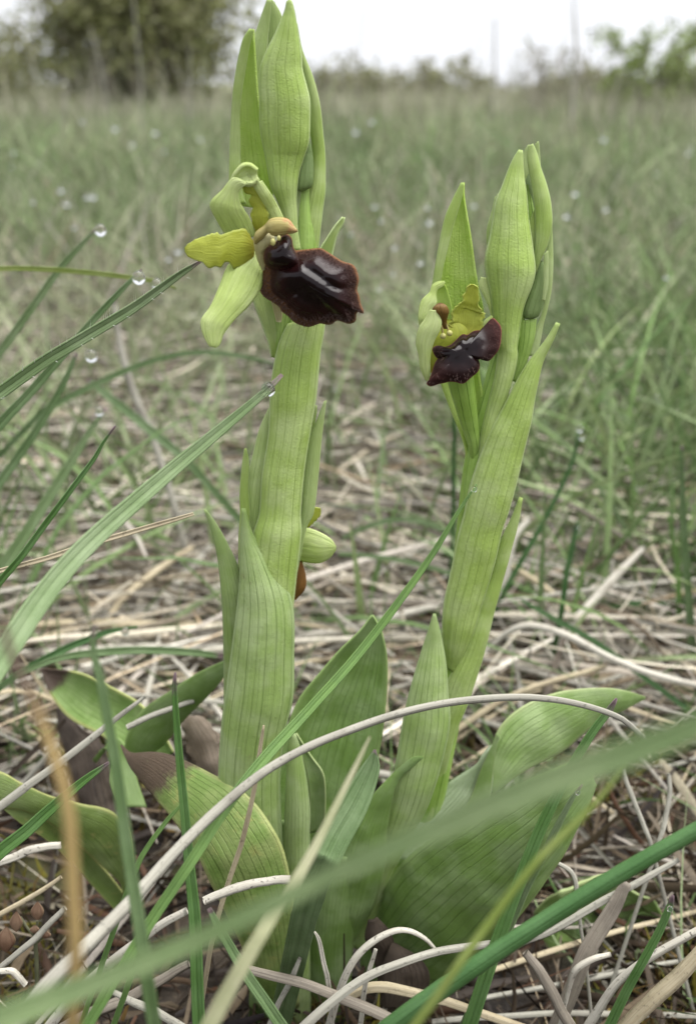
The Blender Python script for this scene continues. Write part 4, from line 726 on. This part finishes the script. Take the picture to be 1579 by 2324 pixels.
# ================================================================== single blades and straws that can be told apart
GB = 'single green grass blades around the orchids'; SB = 'single dry straws around the orchids'
def dm(pts, off=(0, 0), k=1.0): return [(off[0]+x*k, off[1]+y*k, w) for x, y, w in pts]
hairy = blade('grass_blade', [(460, 590, 5), (410, 622, 14), (300, 700, 22), (200, 760, 25), (100, 823, 27), (0, 891, 28), (-120, 975, 30)], [.1495, .149, .147, .145, .142], M['grass_grey'], 'long green blade with fine white hairs reaching the flower of the taller orchid', 'grass blade', GB, n=60, fold=.5, seed=1)
hv, hf = [], []
r = np.random.default_rng(3)
for k in range(34):
    x = r.uniform(-5, 440) if k > 13 else [7, 53, 97, 118, 138, 153, 173, 205, 236, 251, 326, 80, 270][min(k, 12)]
    yc = np.interp(x, [-120, 0, 100, 200, 300, 410], [975, 891, 823, 760, 700, 622]); up = k <= 13 or r.random() < .4
    wv = np.interp(x, [0, 300, 410], [14, 11, 7]); Yk = np.interp(x, [-120, 0, 200, 460], [.142, .1435, .146, .1495])
    a = at(x, yc+(-wv if up else wv)*1.05, Yk); L_ = r.uniform(14, 24) if up else r.uniform(5, 10)
    b = at(x+r.uniform(-4, 3)+(0 if up else 8), yc+(-wv-L_ if up else wv+L_*.5), Yk-.0006)
    s_ = np.array([.00004, 0, .00003]); n0 = len(hv); hv += [a-s_, a+s_, b]; hf.append((n0, n0+1, n0+2))
kind(obj('blade_hair', hv, hf, M['white_hair'], hairy, smooth=False), 'stuff')
BL = [
 # name, pts tip->root, Y, mat, label, kw
 ([(400, 655, 4), (370, 641, 8), (300, 630, 10), (200, 618, 11), (100, 611, 11), (0, 610, 11), (-150, 630, 11)], [.215, .215, .21], 'grass_olive', 'nearly level olive blade from the left edge ending by two water drops', {}),
 ([(322, 612, 4), (280, 655, 11), (200, 740, 15), (150, 800, 17), (70, 890, 20), (0, 965, 22), (-80, 1070, 24)], [.19, .185, .18], 'grass', 'upright green blade crossing behind the hairy blade with a drop at its tip', {}),
 ([(222, 515, 5), (190, 552, 10), (140, 605, 14), (80, 690, 16), (0, 800, 17), (-90, 930, 18)], [.23, .225, .22], 'grass_grey', 'blurred grey-green blade with a big drop at its tip, high at left', {}),
 ([(175, 800, 6), (150, 860, 13), (100, 950, 16), (40, 1040, 19), (0, 1095, 20), (-60, 1180, 20)], [.22, .21], 'grass', 'blurred green blade below the hairy blade whose drop hangs at its tip', {}),
 ([(640, 850, 8), (600, 890, 16), (540, 942, 22), (470, 1000, 28), (350, 1100, 36), (200, 1235, 44), (100, 1350, 50), (0, 1500, 56), (-120, 1680, 60)], [.139, .130, .118, .106, .095], 'grass_grey', 'broad blurred green blade slanting from lower left up to the stem of the taller orchid', {}),
 ([(263, 967, 3), (235, 1005, 6), (215, 1040, 9), (140, 1140, 12), (60, 1250, 14), (0, 1320, 15), (-60, 1400, 15)], [.15, .145], 'grass_purple', 'thin sharp blade with a purple tip at mid left', {'fold': .6}),
 ([(243, 925, 5), (200, 985, 14), (130, 1100, 22), (60, 1210, 26), (0, 1300, 28)], [.235, .22], 'grass_grey', 'pale blurred blade beside the thin purple-tipped one', {}),
 ([(215, 1420, 8), (212, 1470, 14), (232, 1560, 20), (262, 1740, 24), (288, 1900, 27), (312, 2080, 29), (350, 2330, 30)], [.09, .085, .08], 'grass', 'stiff upright green blade with blunt tip in front of the brown tipped leaf', {}),
 ([(400, 1525, 4), (398, 1560, 10), (402, 1640, 14), (413, 1780, 18), (430, 1950, 22), (444, 2100, 26), (452, 2330, 28)], [.122, .118, .112], 'grass_purple', 'upright green blade with a pinched purple tip left of the taller orchid', {'fold': .6}),
 ([(1081, 1098, 3), (1040, 1160, 8), (985, 1250, 13), (900, 1370, 17), (800, 1500, 20), (700, 1612, 22), (600, 1720, 25), (520, 1820, 24), (430, 1960, 24), (330, 2110, 24), (250, 2240, 24), (190, 2340, 24)], [.147, .142, .136, .128, .118, .11, .104, .098], 'grass_bright', 'very long slanting blade from lower left to the stem of the shorter orchid', {'n': 80, 'fold': .5}),
 ([(1900, 1515, 40), (1700, 1590, 50), (1579, 1645, 58), (1400, 1718, 68), (1200, 1792, 66), (1000, 1880, 56), (900, 1920, 48), (790, 1968, 42), (680, 2022, 40), (550, 2085, 42), (400, 2155, 46), (200, 2238, 52), (0, 2315, 64), (-160, 2390, 64)], [.046, .046, .047, .048, .049, .049, .048, .046], 'grass_fore', 'broad strongly blurred green blade sweeping across the whole foot of the picture', {'n': 90}),
 ([(838, 1672, 3), (815, 1720, 9), (760, 1830, 15), (690, 1970, 22), (600, 2110, 29), (540, 2210, 34), (470, 2340, 38)], [.096, .086, .076, .07], 'grass_cream', 'blurred cream-edged blade pointing up between the two orchids', {}),
 ([(850, 1700, 4), (842, 1740, 40), (800, 1830, 66), (730, 1960, 70), (690, 2080, 60)], [.128, .124, .12, .125], 'grass', 'broad blurred green blade right beside the cream-edged one', {}),
 ([(1640, 1845, 36), (1579, 1882, 36), (1400, 1985, 38), (1200, 2112, 40), (1000, 2245, 42), (880, 2335, 42)], [.108, .108, .108, .107], 'grass_rod', 'thick smooth round green blade across the lower right corner', {'round_': True, 'n': 60}),
 ([(1398, 1585, 4), (1384, 1608, 14), (1340, 1668, 18), (1280, 1770, 21), (1225, 1880, 25), (1170, 2020, 28), (1120, 2160, 30), (1060, 2340, 32)], [.138, .135, .132, .129], 'grass_purple', 'grooved upright green blade in front of the arching leaf with a dark tip', {'fold': .7, 'n': 60}),
 ([(1320, 1780, 3), (1300, 1808, 9), (1240, 1920, 16), (1190, 2020, 20), (1140, 2130, 22)], [.135, .134], 'grass_grey', 'fine green blade with a drop lying over the big leaf', {'fold': .6}),
 ([(1420, 1740, 8), (1330, 1840, 15), (1200, 1975, 18), (1060, 2160, 20), (990, 2260, 20), (930, 2340, 20)], [.075, .073, .07], 'grass_olive', 'blurred olive stalk crossing the big leaf towards the bottom edge', {'round_': True}),
 ([(1524, 2030, 5), (1518, 2052, 13), (1490, 2120, 17), (1440, 2210, 19), (1390, 2310, 21), (1370, 2350, 21)], [.128, .126], 'grass_purple', 'short green blade with purple tip at the lower right edge', {'fold': .6}),
 ([(585, 2060, 3), (560, 2010, 0.5)], .12, 'grass', None, {}),
 ([(475, 2060, 10), (500, 2110, 18), (560, 2210, 24), (640, 2330, 26)], [.115, .11], 'grass', 'short dark green blade falling to the bottom edge under the taller orchid', {}),
 ([(420, 1815, 4), (380, 1860, 9), (330, 1930, 11), (300, 1990, 12)], [.125, .12], 'grass_bright', 'thin bright green blade behind the two upright ones at lower left', {}),
 ([(420, 1960, 6), (390, 2010, 11), (340, 2100, 13)], [.118, .115], 'grass_bright', 'short bright green blade low between the two upright ones', {}),
 ([(150, 1630, 6), (130, 1655, 12), (60, 1720, 11), (20, 1760, 10), (-40, 1800, 10)], [.19, .185], 'dead', 'brown dried blade end at the left edge by the ochre stalk', {}),
 ([(248, 1730, 6), (200, 1765, 16), (120, 1830, 24), (60, 1885, 28), (0, 1935, 30), (-80, 2010, 30)], [.14, .134], 'grass_purple', 'wide green blade with purple-brown tip entering from the left edge', {'fold': .5}),
 ([(312, 1422, 5), (260, 1430, 9), (200, 1450, 14), (130, 1482, 16), (60, 1520, 16), (0, 1560, 14)], [.205, .2, .195], 'grass_dark', 'dark blade with a red tip carrying a small drop at left', {'fold': .6}),
 ([(505, 1488, 10), (450, 1482, 16), (350, 1475, 17), (230, 1480, 17), (130, 1495, 14), (40, 1530, 12)], [.205, .2, .195], 'grass', 'pale green blade lying level behind the upright ones at left', {}),
 ([(640, 830, 3), (560, 810, 9), (480, 800, 10), (400, 805, 11), (300, 835, 13), (200, 880, 14), (100, 930, 14)], [.29, .28, .27], 'grass', 'arched blurred green blade behind the lower sepal', {}),
 ([(200, 860, 10), (260, 910, 18), (340, 975, 20), (420, 1040, 18)], [.3, .29], 'grass', 'blurred green blade leaning right below the hairy blade', {}),
 ([(1310, 1185, 6), (1300, 1230, 12), (1285, 1300, 12), (1272, 1390, 12)], [.25, .245], 'grass_dark', 'short dark green blade with a drop on top right of the shorter orchid', {}),
 ([(1030, 900, 6), (1030, 1000, 9), (1028, 1150, 9), (1026, 1200, 8)], [.27, .27], 'grass_dark', 'thin upright dark blade just left of the shorter orchid', {}),
 ([(1180, 1360, 6), (1250, 1400, 12), (1340, 1450, 12), (1450, 1530, 12), (1560, 1610, 12), (1640, 1670, 12)], [.24, .23, .215], 'grass_dark', 'thin green blade slanting down to the right edge', {}),
 ([(1579, 1365, 10), (1500, 1366, 12), (1420, 1370, 12), (1360, 1385, 8)], [.27, .27], 'grass_dark', 'dark green blade lying level at the right edge', {}),
 ([(1545, 1010, 5), (1548, 1150, 14), (1560, 1350, 18), (1570, 1480, 18)], [.26, .25], 'grass', 'tall upright green blade at the right picture edge', {}),
 ([(1515, 1170, 5), (1535, 1280, 12), (1540, 1400, 14), (1540, 1475, 14)], [.27, .26], 'grass_bright', 'bright green upright blade beside the tall one at the right edge', {}),
 ([(1440, 905, 5), (1480, 910, 6), (1530, 935, 7), (1590, 965, 7)], [.33, .33], 'grass_grey', 'thin blade slanting down to the right edge with a drop at its tip', {}),
 ([(1310, 975, 4), (1300, 1040, 8), (1250, 1150, 10), (1195, 1250, 12), (1150, 1330, 12)], [.27, .26], 'grass_dark', 'thin arched green blade with two drops right of the shorter orchid', {}),
 ([(770, 1225, 8), (820, 1200, 11), (900, 1178, 11), (960, 1185, 10), (1010, 1205, 9)], [.28, .28], 'grass', 'arched green blade between the two orchid stems', {}),
 ([(760, 1255, 8), (850, 1262, 10), (950, 1280, 10), (1020, 1300, 9)], [.26, .26], 'grass', 'level green blade just below the small half hidden flower', {}),
]
for i, (pts, Y, mt, lb, kw) in enumerate(BL):
    if lb is None: continue
    blade('grass_blade', pts, Y, M[mt], lb, 'grass blade', GB, seed=10+i, **kw)
ST = [
 ([(440, 1166, 8), (400, 1178, 11), (300, 1208, 13), (200, 1236, 14), (100, 1268, 13), (0, 1297, 12), (-80, 1320, 12)], [.152, .149, .146], 'straw', 'tan dry straw with a broken end sticking in from the left edge', {'fold': .5}),
 ([(6, 1390, 16), (30, 1480, 20), (60, 1550, 24), (110, 1670, 28), (148, 1800, 32), (165, 1950, 34), (172, 2100, 36), (165, 2340, 36)], [.058, .056, .054, .052], 'straw_orange', 'thick blurred ochre stalk with a dark top in the lower left', {'round_': True}),
 ([(1468, 1685, 12), (1440, 1655, 13), (1400, 1625, 14), (1300, 1593, 15), (1200, 1580, 16), (1100, 1583, 17), (1000, 1595, 17), (900, 1618, 18), (800, 1652, 19), (700, 1693, 20), (600, 1750, 22), (500, 1832, 24), (400, 1930, 26), (300, 2040, 30), (200, 2140, 34), (100, 2240, 40), (20, 2340, 44)], [.134, .132, .129, .125, .12, .113, .105, .096, .09], 'straw_grey', 'long arching grey straw sweeping across the foot of both orchids', {'round_': True, 'n': 90}),
 ([(598, 1646, 3), (594, 1672, 8), (578, 1790, 11), (552, 1900, 12), (525, 1980, 12), (500, 2060, 12), (480, 2140, 12)], [.137, .136, .135], 'straw', 'upright tan straw before the foot of the taller orchid', {'fold': .5}),
 ([(660, 1998, 22), (620, 1998, 22), (560, 2008, 22), (500, 2030, 22), (464, 2046, 22)], [.125, .124], 'straw_white', 'short bleached straw with a cut purple end at the foot of the taller orchid', {'round_': True, 'root': False}),
 ([(425, 2066, 20), (370, 2095, 22), (310, 2140, 24), (240, 2195, 26), (170, 2260, 27), (110, 2330, 27)], [.121, .12, .119], 'straw_white', 'bleached straw slanting down to the lower left behind the green blades', {'round_': True}),
 ([(990, 2158, 8), (965, 2130, 11), (930, 2113, 14), (895, 2114, 16), (850, 2135, 17), (810, 2170, 18), (785, 2210, 19), (765, 2270, 20), (745, 2340, 20)], [.1335, .133, .132, .13], 'straw_white', 'white curled straw bent into a hook at the bottom centre', {'round_': True, 'seed': 4}),
 ([(1160, 2137, 18), (1100, 2142, 19), (1000, 2158, 19), (900, 2188, 20), (820, 2225, 22), (740, 2285, 24), (680, 2340, 26)], [.133, .131, .127, .122], 'straw_grey', 'grey straw over the white hook at the bottom centre', {'round_': True}),
 ([(713, 2114, 4), (722, 2130, 9), (735, 2180, 11), (745, 2240, 12), (755, 2330, 12)], [.130, .129], 'straw_white', 'thin pointed white straw left of the white hook', {'fold': .5}),
 ([(852, 2152, 8), (838, 2200, 11), (825, 2260, 12), (815, 2340, 12)], [.1315, .130], 'straw_white', 'thin white straw standing under the white hook', {'fold': .5}),
 ([(682, 2172, 10), (660, 2225, 14), (630, 2280, 14), (610, 2330, 14)], [.130, .129], 'straw_grey', 'short grey straw end at the bottom edge left of the white hook', {'round_': True}),
 ([(560, 2200, 22), (620, 2215, 24), (700, 2235, 25), (800, 2275, 26), (880, 2310, 26), (960, 2345, 26)], [.129, .128, .127], 'straw_dark', 'dark weathered straw slanting down along the bottom edge', {'round_': True}),
 ([(785, 2262, 20), (830, 2242, 24), (880, 2240, 25), (950, 2256, 24), (1010, 2270, 20)], [.1335, .133], 'straw', 'yellowish bent straw under the hook at the bottom', {'round_': True}),
 ([(1600, 2150, 36), (1540, 2215, 36), (1480, 2270, 36), (1420, 2330, 36), (1390, 2360, 36)], [.126, .1255], 'straw', 'thick pale straw in the lower right corner', {'round_': True}),
 ([(1600, 2100, 18), (1540, 2130, 18), (1460, 2180, 18), (1400, 2230, 20), (1350, 2300, 22), (1320, 2345, 22)], [.129, .128], 'straw_white', 'bleached straw with dark flecks beside the short purple tipped blade', {'round_': True}),
 ([(1385, 2165, 12), (1340, 2178, 16), (1305, 2200, 16), (1292, 2235, 13), (1275, 2300, 12), (1262, 2345, 10)], [.1335, .132], 'straw_white', 'short kinked white straw near the lower right corner', {'round_': True}),
 ([(1190, 2160, 18), (1225, 2205, 24), (1260, 2270, 26), (1300, 2345, 26)], [.132, .130], 'straw_dark', 'dark brown bent straw under the thick green blade', {'round_': True}),
 ([(1600, 2062, 10), (1500, 2088, 12), (1400, 2112, 13), (1300, 2142, 13), (1150, 2190, 14), (1050, 2220, 14)], [gy(2062, .004), gy(2140, .003), gy(2200, .004)], 'straw', 'long thin straw lying over the broad pale leaf', {'round_': True, 'root': False}),
 ([(1600, 2172, 11), (1480, 2190, 12), (1340, 2220, 13), (1200, 2245, 13), (1080, 2266, 13)], [gy(2180, .004), gy(2220, .003), gy(2266, .003)], 'straw_grey', 'thin grey straw lying level near the lower right corner', {'round_': True, 'root': False}),
 ([(1620, 2306, 14), (1450, 2302, 15), (1250, 2300, 15), (1050, 2312, 16), (980, 2318, 14)], [gy(2306, .003), gy(2302, .004), gy(2312, .003)], 'straw_grey', 'grey straw lying level along the bottom edge at right', {'round_': True, 'root': False}),
 ([(1410, 1742, 10), (1430, 1800, 12), (1455, 1860, 12), (1472, 1905, 11)], [.163, .158], 'straw_grey', 'short grey straw leaning on the moss at the right', {'round_': True}),
 ([(1516, 1755, 10), (1518, 1800, 12), (1508, 1860, 12), (1494, 1912, 11)], [.162, .157], 'straw_grey', 'curved upright grey straw on the moss near the right edge', {'round_': True}),
 ([(1260, 1955, 10), (1300, 1985, 12), (1310, 2060, 10), (1325, 2150, 8)], [.148, .146, .143], 'straw_grey', 'bent thin straw standing on the broad pale leaf', {'round_': True}),
 ([(1540, 1950, 12), (1450, 2000, 18), (1340, 2060, 20), (1250, 2110, 20), (1150, 2150, 18)], [.1445, .143, .141], 'straw_grey', 'grey straw running under the thick green blade', {'round_': True, 'root': False}),
 ([(1420, 2000, 26), (1390, 2060, 38), (1330, 2160, 42), (1290, 2260, 40), (1260, 2330, 38)], [.143, .139, .136], 'straw_dark', 'wide torn brown straw ribbon lying over the broad pale leaf', {}),
 ([(258, 680, 10), (275, 790, 15), (300, 880, 17), (345, 990, 17), (375, 1080, 16), (405, 1180, 14), (420, 1240, 14)], [.33, .32, .31], 'straw_grey', 'pale grey dead stem leaning in the grass left of the taller orchid', {'round_': True}),
 ([(540, 1420, 12), (400, 1420, 20), (200, 1416, 20), (60, 1420, 18), (-60, 1430, 16)], [.262, .26], 'straw', 'pale straw lying level left of the taller orchid at mid height', {'round_': True, 'root': False}),
 ([(1010, 1370, 16), (900, 1398, 20), (780, 1432, 22), (660, 1450, 20), (560, 1460, 16)], [.26, .255], 'straw_white', 'bleached straw lying between the two orchid stems', {'round_': True, 'root': False}),
 ([(510, 1478, 16), (400, 1470, 20), (280, 1470, 20), (120, 1480, 18), (20, 1484, 16)], [.247, .245], 'straw_white', 'second level pale straw just below the first left of the taller orchid', {'round_': True, 'root': False}),
 ([(480, 1235, 14), (430, 1290, 20), (380, 1350, 22), (330, 1412, 22)], [.30, .27], 'straw_grey', 'grey straw leaning steeply left of the taller orchid', {}),
 ([(440, 1240, 12), (350, 1300, 16), (280, 1360, 16), (240, 1412, 14)], [.29, .265], 'straw', 'thin tan straw leaning beside the steep grey one', {'round_': True}),
 ([(1100, 1480, 10), (1160, 1430, 14), (1210, 1420, 16), (1280, 1440, 17), (1380, 1490, 17), (1480, 1530, 16), (1600, 1560, 14)], [.235, .228, .22], 'straw_white', 'long pale straw arching to the right edge behind the arching leaf', {'round_': True}),
 ([(1460, 1240, 12), (1400, 1300, 20), (1330, 1380, 22), (1270, 1450, 22), (1220, 1540, 20)], [.27, .245], 'straw_white', 'thick white straw slanting down right of the shorter orchid', {'round_': True}),
 ([(1180, 1115, 8), (1240, 1125, 11), (1320, 1160, 12), (1420, 1225, 12), (1500, 1290, 11)], [.30, .29], 'straw_dark', 'thin dark arched straw right of the shorter orchid', {'round_': True}),
 ([(1160, 1285, 14), (1250, 1345, 16), (1310, 1420, 16), (1330, 1450, 14)], [.27, .255], 'straw', 'tan straw slanting down beside the stem of the shorter orchid', {'round_': True}),
 ([(1200, 1175, 14), (1165, 1220, 20), (1150, 1290, 20), (1140, 1340, 18)], [.285, .275], 'straw_white', 'short white straw standing close behind the shorter orchid', {'round_': True}),
 ([(330, 1580, 8), (250, 1640, 14), (150, 1720, 18), (60, 1785, 20), (-20, 1845, 20)], [.158, .152, .147], 'straw_grey', 'grey straw slanting behind the upright blades at lower left', {'round_': True}),
 ([(440, 1590, 12), (360, 1618, 14), (290, 1650, 14)], [.172, .168], 'straw_grey', 'short grey straw over the brown tipped leaf', {'round_': True, 'root': False}),
 ([(140, 1917, 18), (80, 1925, 20), (30, 1945, 20), (-20, 1965, 18)], [.148, .146], 'straw_white', 'bleached straw end by the ochre stalk at the left edge', {'round_': True}),
 ([(140, 1990, 10), (80, 2030, 13), (0, 2075, 14), (-60, 2110, 14)], [.14, .138], 'straw', 'thin tan straw in the dark hollow at the left edge', {'round_': True}),
 ([(150, 2060, 16), (90, 2120, 18), (20, 2180, 18), (-40, 2230, 18)], [.137, .134], 'straw_grey', 'grey straw in the lower left corner behind the ochre stalk', {'round_': True}),
 ([(430, 2185, 18), (360, 2225, 24), (290, 2265, 26), (200, 2300, 26)], [.1335, .131], 'straw_dark', 'dark weathered straw at the bottom edge left of the taller orchid', {'round_': True}),
 ([(245, 2245, 12), (320, 2280, 18), (380, 2310, 18), (440, 2345, 18)], [.128, .127], 'straw_grey', 'pointed grey straw at the bottom edge near the upright blades', {'round_': True}),
 ([(60, 2235, 14), (30, 2205, 15), (0, 2203, 14), (-30, 2215, 14)], [.131, .131], 'straw_white', 'small bleached curl in the lower left corner', {'round_': True}),
]
for i, (pts, Y, mt, lb, kw) in enumerate(ST):
    kw = dict(kw); sd_ = kw.pop('seed', 60+i)
    pts = [(a, b, c*.86) for a, b, c in pts]
    if kw.get('round_'): kw['rugged'] = .13 if mt != 'straw_orange' else .06
    blade('ochre_stalk' if mt == 'straw_orange' else 'straw', pts, Y, M[mt], lb, 'stalk' if mt == 'straw_orange' else 'straw', SB, seed=sd_, **kw)
# more loose straws on the ground that nothing tells apart
r = np.random.default_rng(21)
for i in range(110):
    px, py = r.uniform(-20, 1600), r.uniform(1230, 1720); l0 = r.uniform(.001, .012)
    p = at(px, py, gy(py, l0)); L_ = r.uniform(.03, .085); a = r.choice([0, math.pi])+r.normal()*.6
    d = np.array([math.cos(a), math.sin(a), 0]); e = p+d*L_/2; s_ = p-d*L_/2; e[2] = max(.001, p[2]+r.normal()*.006); s_[2] = max(.001, p[2]*.6+r.normal()*.003)
    mdp = (e+s_)/2+np.array([r.normal()*.004, r.normal()*.004, abs(r.normal())*.004])
    Pp = catmull(np.array([s_, mdp, e]), 12)
    v, f, uv = sweep(Pp, np.linspace(1, r.uniform(.5, 1), 12)*r.uniform(.0003, .0009), 9, r.uniform(.3, .8), frame=(0, -.7, .7), rugged=.16)
    mk = r.choice(['straw', 'straw_grey', 'straw_white', 'straw_dark', 'straw_grey', 'straw'])
    tag(obj('straw', v, f, M[mk], None, uv), 'loose %s straw lying in the litter %s' % ({'straw': 'tan', 'straw_grey': 'grey', 'straw_white': 'whitish', 'straw_dark': 'dark brown'}[mk], 'left of the taller orchid' if px < 480 else 'between the two orchids' if px < 1080 else 'right of the shorter orchid'), 'straw', 'loose dry straws in the litter')

# a tiny seedling with reddish pods, lower left
e = empty('seedling', at(75, 2240, gy(2240)), 'tiny seedling with reddish oval pods in the lower left corner', 'seedling')
def sst(pts, Y, w, nm='stem'):
    P_ = path3(pts, Y, 12); v, f, uv = sweep(P_, np.full(12, w*depth_of(P_[0])/FPX/2), 6); return obj(nm, v, f, M['stem_dull'], e, uv)
M['stem_dull'] = plant_mat('seedling_stem', (.12, .13, .07), (.2, .2, .12), (.08, .05, .04), 1, .3)
M['pod'] = plant_mat('seedling_pod', (.17, .09, .055), (.26, .17, .11), (.10, .03, .03), 2, .4, transl=.2, edge=(.3, .25, .15))
Ys_ = .138
sst([(85, 2240), (84, 2180), (80, 2110)], Ys_, 9); sst([(80, 2125), (60, 2100), (48, 2080)], Ys_, 6); sst([(82, 2110), (86, 2095), (86, 2088)], Ys_, 6); sst([(84, 2140), (100, 2125), (112, 2118)], Ys_, 5)
for c_, rx, ry in (((86, 2066), 16, 22), ((38, 2090), 15, 24), ((104, 2120), 13, 9), ((80, 2108), 11, 10), ((15, 2130), 22, 30)):
    pod('pod', [(c_[0], c_[1]-ry), (c_[0]-rx, c_[1]), (c_[0]-rx*.6, c_[1]+ry*.7), (c_[0], c_[1]+ry)], [(c_[0]+1, c_[1]-ry), (c_[0]+rx, c_[1]), (c_[0]+rx*.6, c_[1]+ry*.7), (c_[0]+1, c_[1]+ry)], Ys_-.001, M['pod'], e, .35, n=14, m=12)

# ------------------------------------------------------------------ dew
DR = [((229, 523), 13, .228, 'big hanging drop at the tip of the grey-green blade, high at left'), ((316, 631), 15, .188, 'big drop at the tip of the upright blade near the lower sepal'), ((357, 646), 13, .213, 'drop under the level olive blade next to the upright blade tip'), ((208, 808), 14, .218, 'drop hanging below the hairy blade'), ((609, 884), 16, .137, 'drop under the tip of the broad blurred blade beside the stem of the taller orchid'), ((1075, 1110), 7, .1455, 'tiny drop at the tip of the very long slanting blade'), ((285, 1433), 9, .203, 'small drop under the dark blade with the red tip'), ((1308, 1203), 10, .249, 'drop on top of the short dark blade right of the shorter orchid'), ((226, 934), 10, .233, 'small drop at the pale blurred blade beside the thin purple-tipped one'), ((1488, 907), 9, .33, 'drop on the thin blade slanting to the right edge'), ((1310, 1798), 6, .1335, 'tiny drop on the fine blade over the big leaf'), ((1315, 973), 8, .268, 'upper of the two drops on the thin arched blade at right'), ((1319, 992), 7, .2685, 'lower of the two drops on the thin arched blade at right'), ((1519, 2062), 7, .1265, 'drop clinging to the short purple-tipped blade at lower right')]
for (c_, rp, Yk, lb) in DR:
    p = at(*c_, Yk); rr = rp*depth_of(p)/FPX
    tag(ball(p, rr, M['water'], 'water_drop', None, 1, 1.05, 20, 14, .08), lb, 'water drop', 'dew drops')
r = np.random.default_rng(8); proto = ball((0, 0, 0), 1, M['water'], 'water_drop', None, 1, 1.05, 16, 10)
pts_ = [(c[0]*.5, c[1]*.5) for c in ((375, 550), (525, 580), (600, 653), (745, 688), (575, 800), (150, 915), (395, 892), (705, 600), (175, 740), (910, 630), (275, 860), (60, 690))] + [(789.5+c[0]*.5, c[1]*.5) for c in ((108, 550), (33, 595), (1225, 778), (1028, 875), (1556, 672), (360, 940), (150, 1000), (270, 795), (120, 935), (12, 1060), (570, 930), (1400, 780))] + [(1523, 812), (1508, 845), (1262, 1048), (1446, 1108), (1380, 905), (1440, 845), (1458, 970), (90, 1000), (45, 1170), (150, 1000), (760, 880), (860, 655), (895, 560), (1480, 1140), (1555, 1000), (1120, 690), (300, 1100), (440, 960), (1280, 930)]
pts_ += [(r.uniform(0, 1579), r.uniform(290, 760)) for _ in range(28)]
first = True
for (x, y) in pts_:
    Yk = -gy(y, .085 if y < 720 else .03) if y > 420 else 1.5
    Yk = min(Yk, 1.5); p = at(x, y, -Yk)
    o = proto if first else proto.copy()
    if not first: C.objects.link(o)
    first = False
    o.location = p; s_ = max(.0013, Yk*.0036)*r.uniform(.5, 1.0); s_ = min(s_, .0048)*(1 if y < 720 else .75); o.scale = (s_, s_, s_)
    tag(o, 'glinting dew drop in the blurred meadow %s' % ('left of the taller orchid' if x < 560 else 'between the two orchids' if x < 1120 else 'right of the shorter orchid'), 'water drop', 'dew drops in the meadow behind')
